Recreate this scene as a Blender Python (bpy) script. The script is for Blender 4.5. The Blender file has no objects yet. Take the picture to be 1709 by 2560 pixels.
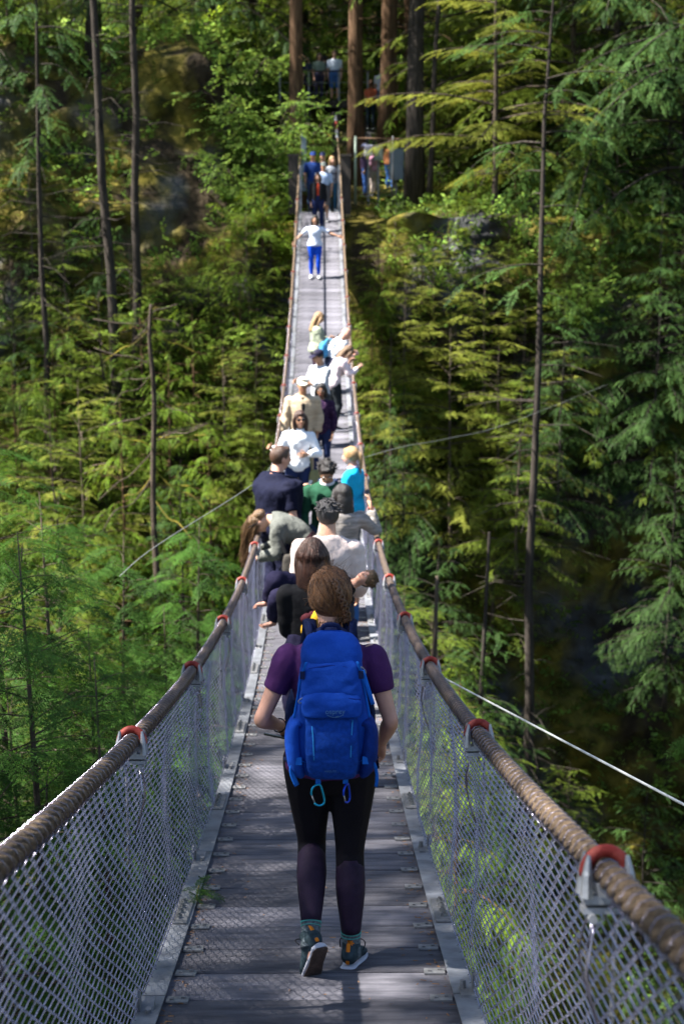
import bpy, bmesh, math, random
import numpy as np
from mathutils import Vector, Matrix, Euler
from mathutils.bvhtree import BVHTree
random.seed(7); RNG = np.random.default_rng(11)
R = math.radians
scene = bpy.context.scene
COL = scene.collection

# ---------------------------------------------------------------- camera
F_PX, PITCH, YAW = 3700.0, R(12.0), -0.01354
CAMLOC = Vector((0.0544, 0.0, 0.0))
cd = bpy.data.cameras.new('camera'); cam = bpy.data.objects.new('camera', cd); COL.objects.link(cam)
cd.sensor_fit = 'VERTICAL'; cd.sensor_height = 36.0; cd.sensor_width = 24.0
cd.lens = F_PX / 2560 * 36.0
cam.location = CAMLOC; cam.rotation_euler = (math.pi/2 - PITCH, 0, YAW)
cd.clip_start = 0.05; cd.clip_end = 1500
cd.dof.use_dof = True; cd.dof.focus_distance = 6.0; cd.dof.aperture_fstop = 4.2
scene.camera = cam
# ---------------------------------------------------------------- sky, sun, exposure
SUN_EL, SUN_TILT = 54.0, 6.0
w = bpy.data.worlds.new('World'); scene.world = w; w.use_nodes = True
nt = w.node_tree; nt.nodes.clear()
sky = nt.nodes.new('ShaderNodeTexSky'); sky.sky_type = 'NISHITA'; sky.sun_disc = False
sky.sun_elevation = R(SUN_EL); sky.sun_rotation = R(-90 - SUN_TILT)
bg = nt.nodes.new('ShaderNodeBackground'); bg.inputs['Strength'].default_value = 0.05
wo = nt.nodes.new('ShaderNodeOutputWorld')
nt.links.new(sky.outputs[0], bg.inputs[0]); nt.links.new(bg.outputs[0], wo.inputs[0])
sd = bpy.data.lights.new('sun', 'SUN'); sun = bpy.data.objects.new('sun', sd); COL.objects.link(sun)
sd.energy = 5.0; sd.angle = R(0.53); sd.color = (1.0, 0.955, 0.88)
sdir = Vector((math.cos(R(SUN_EL)) * math.cos(R(SUN_TILT)), math.cos(R(SUN_EL)) * math.sin(R(SUN_TILT)), -math.sin(R(SUN_EL))))
sun.rotation_euler = sdir.to_track_quat('-Z', 'Y').to_euler(); sun.location = (-30, 10, 45)
scene.view_settings.view_transform = 'Standard'; scene.view_settings.look = 'None'
scene.view_settings.exposure = 2.4; scene.view_settings.gamma = 1.0
scene.render.engine = 'CYCLES'
scene.cycles.use_denoising = True
scene.cycles.max_bounces = 6; scene.cycles.diffuse_bounces = 3; scene.cycles.glossy_bounces = 2
scene.cycles.transmission_bounces = 3; scene.cycles.transparent_max_bounces = 6

CM = Matrix.Translation(CAMLOC) @ Euler((math.pi/2 - PITCH, 0, YAW)).to_matrix().to_4x4()
def at(u, v, y):
    """photo pixel + distance along the bridge (metres) -> world point"""
    d = CM.to_3x3() @ Vector(((u - 854.5) / F_PX, (1280 - v) / F_PX, -1))
    return CAMLOC + d * (y / d.y)
ZP = [-1.61362105e-06, 1.02290100e-04, 5.76133194e-03, -3.00449390e-01, -1.63639196e+00]
ZDP = np.polyder(ZP)
Y_END = 46.4
def zd(y):
    y = np.clip(y, -4, Y_END); return np.polyval(ZP, y)
def sl(y):
    return np.polyval(ZDP, np.clip(y, -4, Y_END))
ZL = float(zd(Y_END))

# ---------------------------------------------------------------- mesh helpers
def V3(*a): return np.array(a, float)
def nrm(a):
    a = np.asarray(a, float); return a / max(1e-9, np.linalg.norm(a))
class MB:
    def __init__(s): s.v = []; s.f = []; s.n = 0
    def add(s, v, f):
        v = np.asarray(v, float); s.v.append(v); o = s.n
        s.f.extend([tuple(int(i) + o for i in q) for q in f]); s.n += len(v); return s
    def box(s, c, size, rot=None, taper=(1, 1)):
        a, b, h = [x / 2 for x in size]; tx, ty = taper
        v = np.array([(-a,-b,-h),(a,-b,-h),(a,b,-h),(-a,b,-h),(-a*tx,-b*ty,h),(a*tx,-b*ty,h),(a*tx,b*ty,h),(-a*tx,b*ty,h)])
        if rot is not None: v = v @ np.array(rot.to_matrix() if hasattr(rot, 'to_matrix') else rot).T
        return s.add(v + np.asarray(c, float), [(0,3,2,1),(4,5,6,7),(0,1,5,4),(1,2,6,5),(2,3,7,6),(3,0,4,7)])
    def loft(s, P, Rr, n=8, ref=(0, 1, 0), cap=True, sup=1.0):
        P = np.asarray(P, float); m = len(P); Rr = np.asarray(Rr, float)
        if Rr.ndim == 0: Rr = np.full((m, 2), float(Rr))
        if Rr.ndim == 1: Rr = np.c_[Rr, Rr]
        T = np.gradient(P, axis=0); T /= np.maximum(1e-9, np.linalg.norm(T, axis=1))[:, None]
        ref = np.asarray(ref, float)
        if ref.ndim == 1: ref = np.tile(ref, (m, 1))
        S = np.cross(ref, T); ln = np.linalg.norm(S, axis=1)
        bad = ln < 1e-3
        if bad.any(): S[bad] = np.cross(np.array([.31, .17, .93]), T[bad]); ln = np.linalg.norm(S, axis=1)
        S /= ln[:, None]; N = np.cross(T, S)
        a = np.arange(n) * 2 * math.pi / n
        ca, sa = np.cos(a), np.sin(a)
        if sup != 1.0:
            ca = np.sign(ca) * np.abs(ca) ** sup; sa = np.sign(sa) * np.abs(sa) ** sup
        v = P[:, None] + S[:, None] * (ca[None, :, None] * Rr[:, 0][:, None, None]) + N[:, None] * (sa[None, :, None] * Rr[:, 1][:, None, None])
        f = []
        for i in range(m - 1):
            for j in range(n):
                k = (j + 1) % n; f.append((i*n+j, i*n+k, (i+1)*n+k, (i+1)*n+j))
        v = v.reshape(-1, 3)
        if cap:
            v = np.r_[v, P[:1], P[-1:]]
            for j in range(n):
                k = (j + 1) % n; f.append((m*n, k, j)); f.append((m*n+1, (m-1)*n+j, (m-1)*n+k))
        return s.add(v, f)
    def ell(s, c, r, rot=None, n=14, m=9, fn=None):
        v = [(0, 0, -1)]
        for i in range(1, m):
            t = -math.pi/2 + math.pi * i / m
            for j in range(n):
                a = 2*math.pi*j/n; v.append((math.cos(t)*math.cos(a), math.cos(t)*math.sin(a), math.sin(t)))
        v.append((0, 0, 1)); v = np.array(v)
        if fn is not None: v = fn(v)
        v = v * np.asarray(r, float)
        if rot is not None: v = v @ np.array(rot).T
        f = []
        for j in range(n):
            k = (j+1) % n; f.append((0, 1+k, 1+j)); b = 1 + (m-2)*n; f.append((len(v)-1, b+j, b+k))
        for i in range(m-2):
            for j in range(n):
                k = (j+1) % n; f.append((1+i*n+j, 1+i*n+k, 1+(i+1)*n+k, 1+(i+1)*n+j))
        return s.add(v + np.asarray(c, float), f)
    def merge(s, o, M=None):
        for v in [np.concatenate(o.v)] if o.v else []:
            if M is not None: v = v @ np.array(M)[:3, :3].T + np.array(M)[:3, 3]
            s.add(v, o.f)
        return s
    def build(s, name, mat, parent=None, smooth=True):
        return link(name, mesh_of(name, np.concatenate(s.v), s.f, mat, smooth), parent)
def mesh_of(name, V, Fs, mat, smooth=True):
    me = bpy.data.meshes.new(name); me.from_pydata(np.asarray(V).tolist(), [], Fs)
    if mat is not None: me.materials.append(mat)
    if smooth: me.polygons.foreach_set('use_smooth', np.ones(len(me.polygons), bool))
    me.update(); return me
def mesh_np(name, V, Q, mat, smooth=False):
    """V (n,3), Q (m,k) index array - fast path for big meshes"""
    me = bpy.data.meshes.new(name); V = np.asarray(V, np.float32); Q = np.asarray(Q, np.int32); m, k = Q.shape
    me.vertices.add(len(V)); me.vertices.foreach_set('co', V.ravel())
    me.loops.add(m * k); me.loops.foreach_set('vertex_index', Q.ravel())
    me.polygons.add(m); me.polygons.foreach_set('loop_start', np.arange(0, m*k, k, dtype=np.int32))
    if mat is not None: me.materials.append(mat)
    if smooth: me.polygons.foreach_set('use_smooth', np.ones(m, bool))
    me.update(calc_edges=True); return me
def link(name, me, parent=None):
    o = bpy.data.objects.new(name, me); COL.objects.link(o)
    if parent is not None: o.parent = parent
    return o
def tag(o, label=None, cat=None, group=None, kind=None):
    for k, v in (('label', label), ('category', cat), ('group', group), ('kind', kind)):
        if v: o[k] = v
    return o
def thing(name, label, cat, loc=(0, 0, 0), rz=0.0, group=None):
    o = link(name, None); o.location = loc; o.rotation_euler = (0, 0, rz); o.empty_display_size = .1
    return tag(o, label, cat, group)
def copy_tree(o, parent=None):
    c = o.copy(); COL.objects.link(c)
    if parent is not None: c.parent = parent
    for ch in o.children: copy_tree(ch, c)
    return c
def cr(P, k=4):
    """Catmull-Rom resample"""
    P = np.asarray(P, float); n = len(P); out = []
    for i in range(n - 1):
        p0 = P[max(i-1, 0)]; p1 = P[i]; p2 = P[i+1]; p3 = P[min(i+2, n-1)]
        for j in range(k):
            t = j / k; out.append(.5*((2*p1) + (-p0+p2)*t + (2*p0-5*p1+4*p2-p3)*t*t + (-p0+3*p1-3*p2+p3)*t**3))
    out.append(P[-1]); return np.array(out)
def tube(P, r, n=6, k=3):
    m = MB(); P = cr(P, k) if k > 1 else np.asarray(P, float); m.loft(P, np.full(len(P), r), n, ref=(.13, .21, .97)); return m
_perm = np.random.default_rng(3).integers(0, 1 << 30, 4096)
def vnoise(p):
    p = np.asarray(p, float); i = np.floor(p).astype(np.int64); f = p - i; f = f*f*(3-2*f)
    def h(dx, dy, dz):
        q = (i[..., 0]+dx)*73856093 ^ (i[..., 1]+dy)*19349663 ^ (i[..., 2]+dz)*83492791
        return (_perm[q & 4095] & 65535) / 65535.0
    x, y, z = f[..., 0], f[..., 1], f[..., 2]
    a = h(0,0,0)*(1-x)+h(1,0,0)*x; b = h(0,1,0)*(1-x)+h(1,1,0)*x
    c = h(0,0,1)*(1-x)+h(1,0,1)*x; d = h(0,1,1)*(1-x)+h(1,1,1)*x
    return ((a*(1-y)+b*y)*(1-z) + (c*(1-y)+d*y)*z) * 2 - 1
def fbm(p, o=4):
    s = 0; a = 1; p = np.asarray(p, float)
    for k in range(o): s = s + a*vnoise(p*(2**k) + 17.3*k); a *= .5
    return s

# ---------------------------------------------------------------- materials
def mat(name, col, rough=.7, var=.15, scale=8.0, col2=None, metal=0.0, bump=0.0, bscale=40.0, transl=0.0, island=0.0, coord='Object', stretch=None, spec=.3, objvar=0.0, sheen=0.0, detail=4.0, contrast=None):
    m = bpy.data.materials.new(name); m.use_nodes = True; t = m.node_tree; N = t.nodes; L = t.links; N.clear()
    out = N.new('ShaderNodeOutputMaterial'); b = N.new('ShaderNodeBsdfPrincipled')
    b.inputs['Roughness'].default_value = rough; b.inputs['Metallic'].default_value = metal
    b.inputs['Specular IOR Level'].default_value = spec
    if sheen: b.inputs['Sheen Weight'].default_value = sheen
    tc = N.new('ShaderNodeTexCoord'); src = tc.outputs[coord]
    if stretch:
        mp = N.new('ShaderNodeMapping'); mp.inputs['Scale'].default_value = stretch; L.new(src, mp.inputs[0]); src = mp.outputs[0]
    nz = N.new('ShaderNodeTexNoise'); nz.inputs['Scale'].default_value = scale; nz.inputs['Detail'].default_value = detail
    L.new(src, nz.inputs['Vector'])
    c1 = tuple(max(0, x*(1-var)) for x in col[:3]) + (1,); c2 = (tuple(col2[:3]) if col2 else tuple(min(1, x*(1+var)) for x in col[:3])) + (1,)
    rp = N.new('ShaderNodeValToRGB'); a, e = contrast or (.3, .7); rp.color_ramp.elements[0].position = a; rp.color_ramp.elements[1].position = e
    rp.color_ramp.elements[0].color = c1; rp.color_ramp.elements[1].color = c2
    L.new(nz.outputs['Fac'], rp.inputs[0]); cs = rp.outputs[0]
    if island or objvar:
        hs = N.new('ShaderNodeHueSaturation'); L.new(cs, hs.inputs['Color'])
        acc = None
        for node, sock, amt in (('ShaderNodeNewGeometry', 'Random Per Island', island), ('ShaderNodeObjectInfo', 'Random', objvar)):
            if not amt: continue
            g = N.new(node); mr = N.new('ShaderNodeMapRange'); mr.inputs[3].default_value = 1-amt; mr.inputs[4].default_value = 1+amt
            L.new(g.outputs[sock], mr.inputs[0])
            if acc is None: acc = mr.outputs[0]
            else:
                mu = N.new('ShaderNodeMath'); mu.operation = 'MULTIPLY'; L.new(acc, mu.inputs[0]); L.new(mr.outputs[0], mu.inputs[1]); acc = mu.outputs[0]
            if sock == 'Random Per Island':
                mh = N.new('ShaderNodeMapRange'); mh.inputs[3].default_value = .5-.06*amt; mh.inputs[4].default_value = .5+.04*amt
                L.new(g.outputs[sock], mh.inputs[0]); L.new(mh.outputs[0], hs.inputs['Hue'])
        L.new(acc, hs.inputs['Value']); cs = hs.outputs[0]
    L.new(cs, b.inputs['Base Color'])
    if bump:
        n2 = N.new('ShaderNodeTexNoise'); n2.inputs['Scale'].default_value = bscale; n2.inputs['Detail'].default_value = 5; L.new(src, n2.inputs['Vector'])
        bp = N.new('ShaderNodeBump'); bp.inputs['Strength'].default_value = bump; bp.inputs['Distance'].default_value = .02
        L.new(n2.outputs['Fac'], bp.inputs['Height']); L.new(bp.outputs[0], b.inputs['Normal'])
    if transl:
        tr = N.new('ShaderNodeBsdfTranslucent'); mx = N.new('ShaderNodeMixShader'); mx.inputs[0].default_value = transl
        hs2 = N.new('ShaderNodeHueSaturation'); hs2.inputs['Hue'].default_value = .485; hs2.inputs['Value'].default_value = 1.6; L.new(cs, hs2.inputs['Color']); L.new(hs2.outputs[0], tr.inputs[0])
        L.new(b.outputs[0], mx.inputs[1]); L.new(tr.outputs[0], mx.inputs[2]); L.new(mx.outputs[0], out.inputs[0])
    else: L.new(b.outputs[0], out.inputs[0])
    return m
PENDING = []
# ================================================================ terrain of the canyon
def rock_material():
    m = bpy.data.materials.new('mossy_rock'); m.use_nodes = True; t = m.node_tree; N = t.nodes; L = t.links
    b = N['Principled BSDF']; b.inputs['Roughness'].default_value = .92; b.inputs['Specular IOR Level'].default_value = .15
    tc = N.new('ShaderNodeTexCoord')
    def noise(s, d=6, st=None):
        n = N.new('ShaderNodeTexNoise'); n.inputs['Scale'].default_value = s; n.inputs['Detail'].default_value = d
        if st:
            mp = N.new('ShaderNodeMapping'); mp.inputs['Scale'].default_value = st; L.new(tc.outputs['Object'], mp.inputs[0]); L.new(mp.outputs[0], n.inputs['Vector'])
        else: L.new(tc.outputs['Object'], n.inputs['Vector'])
        return n.outputs['Fac']
    def ramp(f, stops):
        r = N.new('ShaderNodeValToRGB'); e = r.color_ramp.elements
        while len(e) < len(stops): e.new(.5)
        for i, (p, c) in enumerate(stops): e[i].position = p; e[i].color = (*c, 1)
        L.new(f, r.inputs[0]); return r.outputs[0]
    def mix(f, a, c):
        x = N.new('ShaderNodeMix'); x.data_type = 'RGBA'; L.new(f, x.inputs[0]); L.new(a, x.inputs[6]); L.new(c, x.inputs[7]); return x.outputs[2]
    rock = ramp(noise(.9, 8, (1, 1, 2.2)), [(.3, (.025, .025, .027)), (.55, (.055, .056, .058)), (.8, (.125, .125, .13))])
    moss = ramp(noise(1.7, 8), [(.3, (.022, .024, .005)), (.5, (.095, .080, .013)), (.75, (.20, .165, .028))])
    soil = ramp(noise(2.3, 8), [(.3, (.014, .010, .006)), (.7, (.045, .032, .018))])
    f1 = ramp(noise(.32, 6), [(.40, (0, 0, 0)), (.52, (1, 1, 1))])
    f2 = ramp(noise(.55, 7, (1, 1, .6)), [(.5, (0, 0, 0)), (.62, (1, 1, 1))])
    L.new(mix(f2, mix(f1, rock, moss), soil), b.inputs['Base Color'])
    bp = N.new('ShaderNodeBump'); bp.inputs['Strength'].default_value = .9; bp.inputs['Distance'].default_value = .25
    L.new(noise(2.2, 12), bp.inputs['Height']); L.new(bp.outputs[0], b.inputs['Normal'])
    return m
M_ROCK = rock_material()
def prof(pts, n):
    pts = np.array(pts, float); d = np.r_[0, np.cumsum(np.linalg.norm(np.diff(pts, axis=0), axis=1))]
    return pts, d
S_N = 300
# control profile (y, z) with a sampling weight: index k in both profiles corresponds
CEN = [(-220, 14), (-60, 3), (-14, -1.2), (-3.2, -2.0), (1.0, -6.5), (6, -19), (11, -32), (16, -41), (27, -42), (34, -34), (40, -22), (44, -11), (46.0, -3.0), (46.9, ZL-.32), (49.5, ZL-.25), (52.5, .0), (55, 1.5), (57, 3.2), (62, 3.9), (80, 8), (130, 24), (260, 60)]
LEF = [(-220, 14), (-60, 3), (-14, -1.2), (-3.4, -2.2), (1.0, -8), (6, -19), (11, -32), (16, -41), (27, -42), (34, -33), (39, -21), (43, -11), (46.0, -4.5), (47.6, -1.0), (48.8, 1.4), (49.8, 3.6), (52, 5.0), (57, 5.6), (62, 6.0), (80, 10), (130, 26), (260, 62)]
WGT = [3, 4, 5, 8, 12, 14, 10, 6, 8, 22, 30, 40, 40, 16, 16, 14, 12, 12, 14, 10, 6]
def samp(P):
    P = np.array(P, float); out = []
    for i, wgt in enumerate(WGT):
        for j in range(wgt): out.append(P[i] + (P[i+1]-P[i]) * j / wgt)
    out.append(P[-1]); return np.array(out)
PC, PL = samp(CEN), samp(LEF)
_k = np.ones(5) / 5
def smoothp(P):
    Q = P.copy()
    for c in (0, 1): Q[2:-2, c] = np.convolve(P[:, c], _k, 'valid')
    return Q
PC, PL = smoothp(PC), smoothp(PL)
xs = np.r_[np.linspace(-220, -26, 22)[:-1], np.linspace(-26, 26, 190), np.linspace(26, 220, 22)[1:]]
sm = lambda a, b, x: np.clip((x-a)/(b-a), 0, 1)**2 * (3-2*np.clip((x-a)/(b-a), 0, 1))
lw = sm(-1.6, -3.6, xs)[:, None]          # left cliff stands higher
yy = PC[None, :, 0]*(1-lw) + PL[None, :, 0]*lw
zz = PC[None, :, 1]*(1-lw) + PL[None, :, 1]*lw
TV = np.stack([np.repeat(xs[:, None], yy.shape[1], 1), yy, zz], -1)
steep = sm(28, 36, yy) * (1 - sm(50, 58, yy)) + (1 - sm(12, 18, yy)) * sm(-4, 1, yy)
keep = 1 - (1 - sm(1.2, 3.0, np.abs(TV[..., 0]-.3))) * sm(44.5, 46.5, yy) * (1 - sm(54, 57, yy))
keep *= 1 - (1 - sm(2, 5, np.abs(TV[..., 0]))) * (1 - sm(-2, 2, yy)) * sm(-16, -12, yy)
TV[..., 1] += 1.2 * sm(1.5, 6.0, TV[..., 0]) * (1 - sm(-7, -1.5, TV[..., 2])) * sm(28, 36, yy)
nearleft = sm(-3.6, -7.5, TV[..., 0])
TV[..., 1] += 11.0 * nearleft * (1 - sm(14, 24, yy)) * sm(-6, -2, yy)
big = fbm(TV * .16, 4); fine = fbm(TV * .7 + 50, 4)
ridge = 1 - np.abs(fbm(TV * np.array([.35, .35, .55]) + 9, 3))
TV[..., 1] -= (1.5*big + .9*(ridge-.6) + .35*fine) * steep * keep
TV[..., 2] += (.8*big + .3*fine) * keep * (.35 + .4*steep)
nx, ns = TV.shape[:2]
idx = np.arange(nx*ns).reshape(nx, ns)
TQ = np.stack([idx[:-1, :-1], idx[1:, :-1], idx[1:, 1:], idx[:-1, 1:]], -1).reshape(-1, 4)
terr = link('terrain', mesh_np('terrain', TV.reshape(-1, 3), TQ, M_ROCK, True)); tag(terr, 'mossy rock walls and forest floor of the canyon', 'terrain', kind='structure')
BVH = BVHTree.FromPolygons(TV.reshape(-1, 3).tolist(), TQ.tolist())
def ground(x, y, top=60):
    h = BVH.ray_cast(Vector((x, y, top)), Vector((0, 0, -1)))
    return h[0].z if h[0] is not None else 0.0
def hit(u, v):
    o = CAMLOC; d = (at(u, v, 10) - o).normalized(); h = BVH.ray_cast(o, d); return h[0]
m_water = mat('creek_water', (.03, .06, .055), .08, .3, .4, bump=.3, bscale=2.0, spec=.5)
cw = MB(); cw.box((0, 21.5, -41.2), (430, 16, .1)); tag(cw.build('river', m_water, smooth=False), 'dark creek on the canyon floor', 'river', kind='structure')
# ================================================================ the suspension bridge
def plank_material():
    m = mat('plank_board', (.088, .086, .104), .82, .35, 3.0, col2=(.142, .138, .160), bump=.5, bscale=90, objvar=.30, stretch=(1.2, 7, 1), spec=.22, detail=8)
    return m
M_PLANK = plank_material()
M_GALV = mat('galvanised_steel', (.235, .245, .27), .45, .35, 9, metal=.5, bump=.12, bscale=60, spec=.5, objvar=.1)
M_GALVD = mat('weathered_steel', (.21, .21, .215), .5, .35, 14, metal=.5, bump=.2, bscale=60)
M_WIRE = mat('fence_wire', (.275, .26, .34), .25, .35, 20, metal=.85, spec=.6)
M_ROPE = mat('wire_rope', (.10, .064, .037), .6, .5, 60, col2=(.24, .165, .10), metal=.25, bump=.9, bscale=420, spec=.5)
M_RED = mat('red_rubber', (.25, .020, .013), .6, .3, 30, col2=(.36, .07, .05), bump=.1, contrast=(.45, .7))
M_BOLT = mat('dark_bolt', (.17, .175, .18), .4, .3, 30, metal=.6)
M_TIMBER = mat('dark_timber', (.045, .036, .030), .85, .4, 4, bump=.5, bscale=30, stretch=(6, 6, .6))
M_TIMB2 = mat('brown_timber', (.16, .11, .065), .85, .35, 4, bump=.4, bscale=30, stretch=(1, 6, 6))
BAY = 2.4; Y0 = 5.2 - 3*BAY; NB = 20
HB = .335
XC, XB, HC = .632, .632, 1.08
bridge = thing('suspension_bridge', 'narrow plank footbridge with wire rope handrails and chain link sides crossing the canyon', 'bridge', (0, Y0, float(zd(Y0))))
BI = Matrix.Translation(-bridge.location)
def bl(name, mb_or_me, m=None, parent=None, smooth=True):
    """link a part built in world coordinates under the bridge"""
    o = mb_or_me.build(name, m, None, smooth) if isinstance(mb_or_me, MB) else link(name, mb_or_me)
    o.parent = parent or bridge
    if parent is None: o.matrix_parent_inverse = BI
    return o
def bmesh_box(size, bev, mt, name):
    bm = bmesh.new(); bmesh.ops.create_cube(bm, size=1)
    for v in bm.verts: v.co = Vector((v.co.x*size[0], v.co.y*size[1], v.co.z*size[2]))
    bmesh.ops.bevel(bm, geom=bm.edges[:], offset=bev, segments=1, affect='EDGES')
    me = bpy.data.meshes.new(name); bm.to_mesh(me); bm.free(); me.materials.append(mt); return me
PW = BAY/7
plank_me = bmesh_box((1.22, PW-.007, .045), .004, M_PLANK, 'deck_plank')
clip = MB(); clip.box((0, 0, 0), (.085, .065, .007)); clip.box((.02, .012, .006), (.014, .014, .008)); clip.box((-.02, -.012, .006), (.014, .014, .008))
clip_me = mesh_of('plank_clip', np.concatenate(clip.v), clip.f, M_GALVD, False)
def screw():
    s = MB(); s.ell((0, 0, 0), (.011, .011, .005), n=8, m=4); return mesh_of('deck_screw', np.concatenate(s.v), s.f, M_GALV)
screw_me = screw()
yS = [6.4 + BAY*k for k in range(-4, 18)]
i = 0; y = Y0 + PW/2
while y < Y_END - .1:
    o = bl('deck_plank', plank_me); o.location = (random.uniform(-.003, .003), y, float(zd(y)) - .0225 + random.uniform(-.0025, .0025)); o.rotation_euler = (math.atan(sl(y)), random.uniform(-.002, .002), random.uniform(-.002, .002))
    ye = y + PW/2; near_sp = min(abs(ye - s_) for s_ in yS)
    for sx in (-1, 1):
        if near_sp < .12:
            if ye < 26:
                for k in (-.05, .05):
                    c = bl('deck_screw', screw_me); c.location = (sx*.50, ye+k, float(zd(ye+k))+.001)
        else:
            c = bl('plank_clip', clip_me); c.location = (sx*.507, ye-.01, float(zd(ye-.01)) + .006); c.rotation_euler = (math.atan(sl(ye)), 0, random.uniform(-.06, .06))
    y += PW
# stringer cross beams below the planks
beam_me = bmesh_box((1.34, .09, .10), .006, M_GALVD, 'cross_beam')
for k in range(NB+1):
    y = Y0 + k*BAY
    if y < Y_END: o = bl('cross_beam', beam_me); o.location = (0, y, float(zd(y)) - .11); o.rotation_euler = (math.atan(sl(y)), 0, 0)
# per-bay pieces
def angle_mesh(y0, y1, sx):
    m = MB(); n = 6; ys = np.linspace(y0+.004, y1-.004, n+1)
    sec = [(.556, .022), (.646, .022), (.646, -.06), (.638, -.06), (.638, .014), (.556, .014)]
    v = []; f = []
    for q in ys:
        for (a, b) in sec: v.append((sx*a, q, float(zd(q))+b))
    for a in range(n):
        for b in range(6):
            c = (b+1) % 6; q = (a*6+b, a*6+c, (a+1)*6+c, (a+1)*6+b); f.append(q if sx > 0 else q[::-1])
    f.append(tuple(range(6))); f.append(tuple(range(n*6, n*6+6))); m.add(v, f); return m
def net_mesh(y0, y1, sx, rad, dens=1.0, ns=4):
    nw = int(round((y1-y0)/.052*dens)); nh = int(36*dens); P = []
    s = (np.arange(nw+1))/nw
    jj = np.arange(nh+1); h = jj/nh
    Yw = (y1-y0)/nw
    ph = (jj[None, :] + np.arange(nw)[:, None]) % 2
    V = []; 
    yb = y0 + s[:-1, None]*(y1-y0) + np.where(ph == 0, .0*Yw, 1.0*Yw)
    u = (yb-y0)/(y1-y0)
    wob = .014*np.sin(2*math.pi*u*2)*np.sin(math.pi*u)*4*h*(1-h) + .018*np.sin(math.pi*u)*np.sin(math.pi*h) + .006*fbm(np.stack([yb*3, h[None, :]*4+yb*0, yb*0+sx*7], -1), 2)
    wob = wob*np.minimum(1, np.minimum(u, 1-u)*8)
    x = sx*(XB + (XC-XB)*h[None, :] + .02*np.sin(math.pi*h)[None, :] + wob + np.where(ph == 0, .005, -.005))
    # gathers: the net narrows where it is laced to the clamp above and the anchor below
    z = zd(yb) + .03 + h[None, :]*(HC-.065)
    cdx = np.sign(u-.5)*np.abs(u-.5)
    yb = yb + (0.0)*cdx
    P = np.stack([x, yb, z], -1)                         # (nw, nh+1, 3)
    a = np.arange(ns)*2*math.pi/ns
    off = np.stack([np.cos(a), np.sin(a)*.8, np.sin(a)*.35], -1)*rad
    V = (P[:, :, None, :] + off[None, None]).reshape(-1, 3)
    base = (np.arange(nw)[:, None]*(nh+1) + np.arange(nh)[None, :]).reshape(-1)
    Q = []
    for j in range(ns):
        k = (j+1) % ns; Q.append(np.stack([base*ns+j, base*ns+k, (base+1)*ns+k, (base+1)*ns+j], -1))
    return mesh_np('chain_link_panel', V, np.concatenate(Q), M_WIRE, True)
bolt = MB(); bolt.loft([(0, 0, 0), (0, 0, .014)], [.017, .017], 6, ref=(1, 0, 0)); bolt.loft([(0, 0, .014), (0, 0, .024)], [.009, .009], 6, ref=(1, 0, 0))
bolt_me = mesh_of('bolt', np.concatenate(bolt.v), bolt.f, M_BOLT, False)
splice_me = bmesh_box((.075, .40, .010), .002, M_GALVD, 'splice_plate')
# clamp: galvanised saddle with two cone nuts, red covered U bolt above, hanger strap below  (local: y along the rope)
sad = MB(); sad.box((0, 0, -.055), (.115, .055, .020)); sad.box((0, 0, -.080), (.12, .045, .014)); sad.box((0, 0, -.032), (.05, .075, .03), taper=(1.25, 1))
for sx in (-1, 1):
    for q in (-1, 1):
        sad.loft([(sx*.052, q*.024, -.05), (sx*.050, q*.024, .0), (sx*.046, q*.022, .042)], [.017, .013, .005], 7, ref=(1, 0, 0))
    sad.loft([(sx*.04, -.04, -.095), (sx*.04, .04, -.095)], [.011, .011], 6, ref=(0, 0, 1))
for v_ in sad.v: v_ *= V3(.86, 1, .92)
sad_me = mesh_of('clamp_saddle', np.concatenate(sad.v), sad.f, M_GALV, False)
ub = MB(); aa = np.linspace(-.12, math.pi+.12, 15)
ub.loft(np.c_[.042*np.cos(aa), 0*aa, .046*np.sin(aa)-.002], np.c_[np.full(15, .014), np.full(15, .0095)], 8, ref=(0, 1, 0))
ub_me = mesh_of('clamp_u_bolt', np.concatenate(ub.v), ub.f, M_RED)
hk = MB(); hk.box((0, 0, .02), (.07, .12, .012)); hk.box((.02, 0, .055), (.016, .05, .07)); hk.merge(tube([(.028, -.03, .05), (.028, -.02, .09), (.028, .02, .09), (.028, .03, .05)], .009, 6, 3)); hk.loft([(-.02, .035, .02), (-.02, .035, .055)], [.014, .012], 6, ref=(1, 0, 0))
hk_me = mesh_of('net_anchor', np.concatenate(hk.v), hk.f, M_GALVD, False)
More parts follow.
